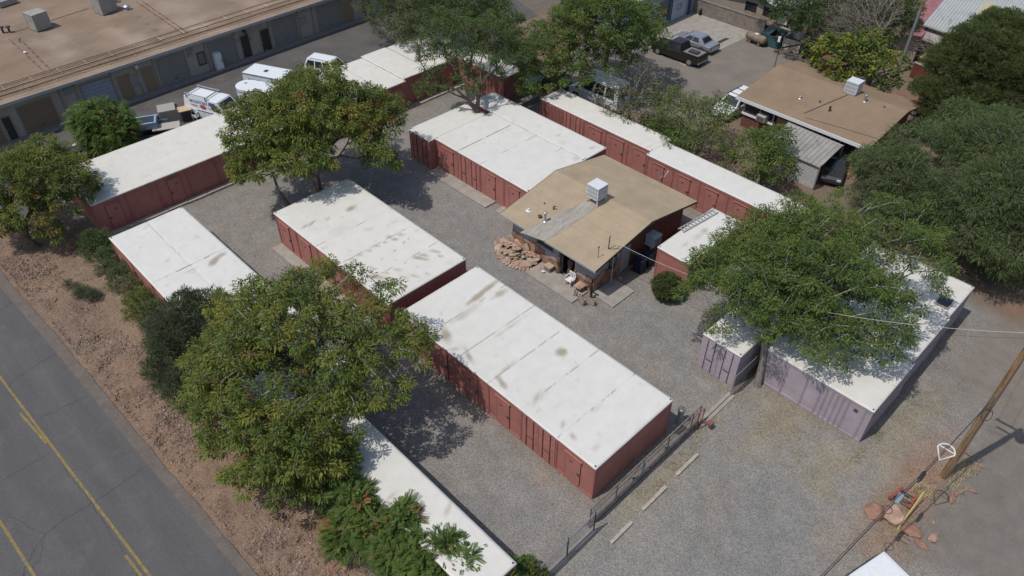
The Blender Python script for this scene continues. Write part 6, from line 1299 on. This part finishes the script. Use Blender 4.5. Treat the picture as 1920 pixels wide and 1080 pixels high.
# dry grass tufts
def grass(n, boxes, m, label, hgt_=.25, seed=1):
    r = np.random.default_rng(seed); V = []
    for (x0, x1, y0, y1) in boxes:
        k = n//len(boxes); x = x0+(x1-x0)*r.random(k); y = y0+(y1-y0)*r.random(k); keep = fbm(x, y, .6, seed) > .5; x, y = x[keep], y[keep]; k = len(x)
        a = r.random(k)*6.28; h = hgt_*(.4+.8*r.random(k)); lx = np.cos(a)*h*.7; ly = np.sin(a)*h*.7; wx = -np.sin(a)*.012; wy = np.cos(a)*.012
        z0 = np.zeros(k); V.append(np.stack([np.stack([x-wx,y-wy,z0],1), np.stack([x+wx,y+wy,z0],1), np.stack([x+lx+wx*.3,y+ly+wy*.3,h],1), np.stack([x+lx-wx*.3,y+ly-wy*.3,h],1)],1).reshape(-1,3))
    V = np.concatenate(V); o = np_quads('dry_grass', V, np.arange(len(V)).reshape(-1,4), m); tag(o, label, 'grass', None, 'stuff')
grass(1500, [(31.0,33.6,-.6,.4),(29.6,31.2,.4,1.4),(29.8,30.6,-1.0,-.2)], plain('straw', (.42,.34,.19), .8), 'tufts of straw coloured dry grass at the foot of the pole', .3, 4)
grass(5000, [(28.9,35,3.9,4.5),(27,30.4,6,11),(18,26,10.3,11.1),(33,40,2,4),(24,31,-1,2.4)], plain('sage weeds', (.25,.24,.11), .8), 'sparse low weeds in the gravel near the gate and mauve containers', .1, 5)
grass(4000, [(4.0,8.0,30,52)], plain('verge weeds', (.22,.19,.09), .8), 'thin dry weeds on the red verge', .12, 6)

# ------------------------------------------------------------ buildings and yards at the top
def PXp(px, py, X_):
    d = P(px, py, 0)-CP; k = (X_-CP.x)/d.x; return CP+d*k
def PYp(px, py, Y_):
    d = P(px, py, 0)-CP; k = (Y_-CP.y)/d.y; return CP+d*k
Yb = 45.9
t = Thing('metal_building', 'blue grey metal building with a large white door and dark blue posts', 'building', (68, 50, 0)); a = PYp(1253, 30, Yb); c = PYp(1292, 10, Yb)
t.part('wall', MB().box(62.5, 74.0, Yb, Yb+9, 0, 3.9), mat('pale blue sheet', (.25,.29,.36), .6, .08, 1.5)); t.part('roof', MB().slab([(62.3,Yb-.1,3.95),(74.2,Yb-.1,3.95),(74.2,Yb+9.1,4.5),(62.3,Yb+9.1,4.5)], .1), mat('pale tan roof sheet', (.40,.38,.34), .6, .08, 1.))
for q in (a, c): t.part('post', MB().box(q.x-.18, q.x+.18, Yb-.12, Yb-.0, 0, 4.0), plain('dark blue steel', (.03,.07,.13), .5))
d_ = t.part('door', MB().box(a.x+.5, c.x-.7, Yb-.05, Yb-.0, .1, 3.4), plain('white blue door', (.38,.42,.50), .6)); t.part('door_gap', MB().box(a.x+.45, a.x+.5, Yb-.055, Yb, .1, 3.4), M_BLACK, d_)
s0 = PYp(1234, 20, Yb); s1 = PYp(1251, 12, Yb); sg = t.part('sign_board', MB().box(s0.x-.1, s1.x+.15, Yb-.06, Yb, s0.z-.9, s0.z+.75), plain('sign grey green', (.12,.14,.14), .6))
t.part('sign_band', MB().box(s0.x-.05, s1.x+.1, Yb-.075, Yb-.06, s0.z-.8, s0.z-.0), plain('sign red', (.33,.05,.06), .6), sg)
st = MB()
for k in range(3): st.box(s0.x+.15, s1.x-.1, Yb-.09, Yb-.075, s0.z-.62+k*.2, s0.z-.55+k*.2)
t.part('sign_line', st, plain('sign pale', (.5,.45,.45), .6), sg)
for (px, py) in ((1233,35),(1246,29)): q = PYp(px, py, Yb); t.part('vent', MB().box(q.x-.3, q.x+.3, Yb-.06, Yb, q.z-.1, q.z+.08), M_BLACK)
em = text_part(t, 'CS', .9, (0,0,0), (R(90),0,0), plain('dark mark', (.06,.07,.09)), 'door_mark'); q = PYp(1273, 12, Yb); em.location = (q.x-68, Yb-.06-50, q.z-.3)
single('tyre', MB().tube([(c.x+.9,Yb-1.2,.35),(c.x+.9,Yb-1.0,.35)], .36, 16), M_RUBBER, 'black tyre with a white centre by the blue metal building', 'tyre', origin=(c.x+.9, Yb-1.1, 0))
# block wall and grey shingled house
wl = Thing('block_wall', 'grey brown block wall along the back of the parking lot', 'wall', (73.4, 40, 0)); M_BW = mat('block wall', (.22,.185,.16), .9, .12, 2, fine=.12, fscale=3)
wl.part('wall', MB().box(73.3, 73.5, 36.9, 46.0, 0, 1.55), M_BW); wl.part('coping', MB().box(73.25, 73.55, 36.85, 46.05, 1.55, 1.62), M_BW)
wl = Thing('block_wall', 'low block wall behind the two dumpsters', 'wall', (73.6, 32, 0)); wl.part('wall', MB().box(73.4, 73.6, 27.5, 35.2, 0, 1.35), M_BW); wl.part('coping', MB().box(73.35, 73.65, 27.4, 35.25, 1.35, 1.42), plain('pale coping', (.36,.32,.28), .8))
HXg = 75.6; pk = PXp(1415, 6, HXg); re = PXp(1480, 52, HXg); le = PXp(1322, 2, HXg)
t = Thing('house', 'grey shingled house with beige siding behind the parking lot', 'house', (80, 40, 0)); M_SH = mat('grey shingles', (.33,.33,.34), .9, .2, 6, fine=.2, fscale=4)
y_r, z_r, y_p, z_p, y_l = re.y, max(2.2, re.z), pk.y, max(3.2, pk.z), le.y+4
t.part('wall', MB().prism([(HXg+.4,y_r+.5,z_r-.1),(HXg+.4,y_p,z_p-.15),(HXg+10,y_p,z_p-.15),(HXg+10,y_r+.5,z_r-.1)], 0, 0).prism([(HXg+.4,y_p,z_p-.15),(HXg+.4,y_l-.5,2.3),(HXg+10,y_l-.5,2.3),(HXg+10,y_p,z_p-.15)], 0, 0), mat('beige siding', (.33,.29,.235), .8, .1, 1, stretch=(1,1,8)))
t.part('roof', MB().slab([(HXg-.2,y_r,z_r),(HXg-.2,y_p,z_p),(HXg+10.5,y_p,z_p),(HXg+10.5,y_r,z_r)], .12).slab([(HXg-.2,y_p,z_p),(HXg-.2,y_l,2.35),(HXg+10.5,y_l,2.35),(HXg+10.5,y_p,z_p)], .12), M_SH)
t.part('rake_board', MB().slab([(HXg-.27,y_r,z_r+.02),(HXg-.27,y_p,z_p+.02),(HXg-.2,y_p,z_p+.02),(HXg-.2,y_r,z_r+.02)], .2).slab([(HXg-.27,y_p,z_p+.02),(HXg-.27,y_l,2.37),(HXg-.2,y_l,2.37),(HXg-.2,y_p,z_p+.02)], .2), M_WHITE)
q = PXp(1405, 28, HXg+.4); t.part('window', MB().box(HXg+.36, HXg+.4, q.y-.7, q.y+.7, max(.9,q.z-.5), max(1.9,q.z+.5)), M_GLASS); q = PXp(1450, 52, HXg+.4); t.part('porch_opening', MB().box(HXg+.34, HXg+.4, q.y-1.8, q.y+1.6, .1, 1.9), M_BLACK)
# propane tank, dumpsters, rail pile, barrel
p = P(1418, 72); t = Thing('propane_tank', 'rusty tan horizontal tank at the end of the block wall', 'tank', (p.x, p.y, 0), 0, 'yard items by the lot'); a = P(1404, 65, .7); c = P(1432, 76, .7); d = (c-a).normalized()
t.part('shell', MB().tube([a-d*.3, a-d*.18, a, c, c+d*.18, c+d*.3], [.1,.32,.42,.42,.32,.1], 16), mat('rusty tan tank', (.24,.19,.14), .6, .2, 2, dirt=((.2,.09,.05), 1.5, .5, .7)))
for q in (a.lerp(c,.2), a.lerp(c,.8)): t.part('saddle', MB().box(q.x-.3, q.x+.3, q.y-.12, q.y+.12, 0, .4), M_RUST)
t.part('label_plate', MB().box(a.lerp(c,.5).x-.2, a.lerp(c,.5).x+.15, a.lerp(c,.5).y-.2, a.lerp(c,.5).y+.2, 1.11, 1.13), M_WHITE)
p = P(1420, 55); t = Thing('flatbed_trailer', 'weathered flatbed trailer with timber decking behind the tank', 'trailer', (p.x+.5, p.y, 0), R(88), 'yard items by the lot', local=True)
for k in range(5): t.part('deck_board', MB().box(-2.6, 2.6, -.95+k*.39, -.6+k*.39, .9, .96), mat('old boards', (.22,.16,.12), .9, .3, 3))
t.part('chassis', MB().box(-2.6, 2.6, -.9, .9, .6, .9), M_DSTEEL)
for sx in (-.6, .3):
    for sy in (-1, 1): t.part('wheel', MB().tube([(sx, sy*.8, .4), (sx, sy*1.0, .4)], .4, 14), M_RUBBER)
def dumpster(px, py, rz, label, mA, W_=2.0, D_=1.7, H_=1.25, lid=True, mark=None):
    p = P(px, py); t = Thing('dumpster', label, 'dumpster', (p.x, p.y, 0), R(rz), 'yard items by the lot', local=True); b = MB(); th = .05
    b.box(-W_/2,W_/2,-D_/2,-D_/2+th,.15,H_-.1).box(-W_/2,W_/2,D_/2-th,D_/2,.15,H_+.1).box(-W_/2,-W_/2+th,-D_/2+th,D_/2-th,.15,H_).box(W_/2-th,W_/2,-D_/2+th,D_/2-th,.15,H_).box(-W_/2,W_/2,-D_/2,D_/2,.1,.15); t.part('bin_body', b, mA)
    t.part('rim', MB().box(-W_/2-.04,W_/2+.04,-D_/2-.05,-D_/2,H_-.18,H_-.08).box(-W_/2-.04,-W_/2,-D_/2,D_/2,H_-.08,H_).box(W_/2,W_/2+.04,-D_/2,D_/2,H_-.08,H_), mA); t.part('trash', MB().box(-W_/2+th,W_/2-th,-D_/2+th,D_/2-th,.2,.75), plain('trash brown', (.16,.10,.08), .9))
    for sx in (-1, 1): t.part('fork_pocket', MB().box(sx*W_/2, sx*(W_/2+.12), -.5, .5, .55, .72), mA); t.part('skid', MB().box(sx*(W_/2-.2), sx*(W_/2-.08), -D_/2, D_/2, 0, .1), M_DSTEEL)
    if lid: t.part('lid', MB().slab([(-W_/2,-D_/2,H_-.02),(-.1,-D_/2,H_-.02),(-.1,D_/2,H_+.16),(-W_/2,D_/2,H_+.16)], .05), plain('dark green lid', (.04,.065,.062), .5))
    else: t.part('brace', MB().slab([(-W_/2+.02,-D_/2-.03,.25),(-W_/2+.12,-D_/2-.03,.25),(W_/2-.02,-D_/2-.03,1.1),(W_/2-.12,-D_/2-.03,1.1)], .07), M_RUST)
    return t
dumpster(1447, 83, -88, 'green dumpster with one dark lid open, on the lot', mat('green dumpster paint', (.045,.12,.125), .6, .2, 2), 2.1, 1.7, 1.3)
p = P(1447,83)
dumpster(1488, 93, -90, 'scuffed white open topped dumpster with a rusty base', mat('scuffed cream paint', (.50,.46,.40), .7, .15, 2, dirt=((.26,.17,.11), 2.5, .52, .8)), 1.9, 1.7, 1.35, lid=False)
t = clutter('white_panel', 'white appliance panel behind the green dumpster', 'panel', 1462, 62, [('panel', (-.05,.05,-.5,.5,0,1.6), None)], M_WHITE, 0, 20, 'yard items by the lot')
t = clutter('white_panel', 'pale blue white cabinet between the two dumpsters', 'cabinet', 1469, 82, [('body', (-.25,.25,-.35,.35,0,1.0), None), ('lid', (-.28,.28,-.38,.38,1.0,1.05), None)], plain('pale blue enamel', (.36,.42,.48), .5), 0, 0, 'yard items by the lot')
p = P(1509, 108); t = Thing('trash_barrel', 'black barrel bin at the edge of the fig tree', 'bin', (p.x, p.y, 0), 0, 'yard items by the lot'); t.part('body', MB().lathe((p.x,p.y,0), [(.35,0),(.42,.5),(.45,1.0)], 14), M_BLACK); t.part('lid', MB().lathe((p.x,p.y,1.0), [(.49,0),(.47,.1),(.2,.2)], 14), M_BLACK)
p = P(1540, 118); t = Thing('trash_barrel', 'second dark barrel half hidden under the fig tree', 'bin', (p.x, p.y, 0), 0, 'yard items by the lot'); t.part('body', MB().lathe((p.x,p.y,0), [(.4,0),(.5,.5),(.5,.9)], 14), M_BLACK); t.part('lid', MB().lathe((p.x,p.y,.9), [(.54,0),(.5,.1),(.2,.16)], 14), M_BLACK)
# metal roofed building, pink roof, red wall at the upper right
t = Thing('metal_roofed_building', 'building with a ribbed pale metal roof and yellowed skylights at the top right', 'building', (84, 18, 0)); ZB = 3.5
f0, f1 = P(1731, 46, ZB), P(1920, 110, ZB); ba = Vector((1,.13,0)); rp_ = [f0, f0+(f1-f0)*1.25, f0+(f1-f0)*1.25+ba*12, f0+ba*12]; rp_[2].z = rp_[3].z = 4.4
rm_ = t.part('roof', MB().slab([tuple(q) for q in rp_], .12), mat('pale metal roof', (.40,.42,.41), .55, .08, .6, dirt=((.3,.3,.28), .6, .56, .5)))
rb = MB()
for k in range(41): f = k/40; a = rp_[0].lerp(rp_[1], f); c = rp_[3].lerp(rp_[2], f); rb.tube([a+Vector((0,0,.02)), c+Vector((0,0,.02))], .03, 4)
t.part('roof_rib', rb, plain('rib grey', (.34,.36,.36), .5), rm_)
for (f, g0, g1) in ((.30,.25,.75),(.78,.02,.45)):
    a, c = rp_[0].lerp(rp_[1], f), rp_[3].lerp(rp_[2], f); a2, c2 = rp_[0].lerp(rp_[1], f+.085), rp_[3].lerp(rp_[2], f+.085); u3 = Vector((0,0,.045)); t.part('skylight', MB().slab([a.lerp(c,g0)+u3, a2.lerp(c2,g0)+u3, a2.lerp(c2,g1)+u3, a.lerp(c,g1)+u3], .03), plain('yellowed fibreglass', (.44,.40,.24), .5), rm_)
t.part('wall', MB().prism([(q.x+(.5 if i in (0,1) else -.3), q.y+(-.4 if i in (0,3) else .4), q.z-.15) for i, q in enumerate(rp_)], 0, 0), M_STUCCO)
t.part('lower_eave', MB().slab([(rp_[0].x-.9,rp_[0].y,2.5),(rp_[1].x-.9,rp_[1].y,2.5),(rp_[1].x+.5,rp_[1].y,3.0),(rp_[0].x+.5,rp_[0].y,3.0)], .08), M_TIN)
t = Thing('shed', 'shed with a faded pink roof beside the pale metal roof', 'shed', (80, 25, 0)); pr = [P(1686,62,2.9), P(1729,68,2.9), P(1800,-14,2.9), P(1752,-14,2.9)]; t.part('roof', MB().slab([tuple(q) for q in pr], .1), mat('faded pink roof', (.33,.145,.16), .8, .15, 1)); cx = sum((q for q in pr), Vector())/4
t.part('wall', MB().prism([tuple(Vector((cx.x,cx.y,0)).lerp(Vector((q.x,q.y,0)), .9))[:2] for q in pr], 0, 2.75), M_STUCCO)
a, c = P(1716,116,1.5), P(1765,136,1.5); t = Thing('garden_wall', 'dark red garden wall with a pale cap behind the pine', 'wall', tuple(Vector((a.x,a.y,0)))); dd = (c-a).normalized(); nn = Vector((-dd.y,dd.x,0))*.1
t.part('wall', MB().prism([tuple(q)[:2] for q in (a-nn, c+dd*3-nn, c+dd*3+nn, a+nn)], 0, 1.45), mat('dark red render', (.16,.045,.04), .9, .15, 2)); t.part('coping', MB().slab([tuple(q) for q in (a-nn*1.4, c+dd*3-nn*1.4, c+dd*3+nn*1.4, a+nn*1.4)], .06), plain('pale coping', (.36,.32,.28), .8))
q = P(1752,110,1.7); single('shade_panel', MB().slab([tuple(q+Vector(v)) for v in ((-.9,-1.1,-.1),(.9,-1.1,-.1),(.9,1.1,.1),(-.9,1.1,.1))], .05), plain('ochre panel', (.34,.24,.10), .8), 'ochre flat panel beyond the dark red garden wall', 'panel', origin=tuple(q))
# mound of rubble and boards near the lattice carport
q = P(1372, 250); 
for k, (px, py, lab) in enumerate(((1590,318,'flat brown slab leaning on the brick house right of the carport'),(1600,302,'tan board stack beside the carport opening'))):
    q = P(px, py); single('board_stack', MB().box(q.x-.9, q.x+.5, q.y-.8, q.y+.6, 0, .12+.5*k), mat('brown boards', (.30,.17,.11), .9, .2, 2), lab, 'boards', 'boards by the brown roofed house', origin=(q.x, q.y, 0))
# boulders under the mesquite edge
for k, (px, py) in enumerate(((1608,345),(1622,352),(1640,352),(1604,335),(1655,350))):
    q = P(px, py); rock(q.x, q.y, .1, .9, .6, .6, k*1.3, RB[k % 4], ['first','second','third','fourth','last'][k]+' pale stone from the left in the row under the mesquite edge', 'stones under the mesquite', 'rock')
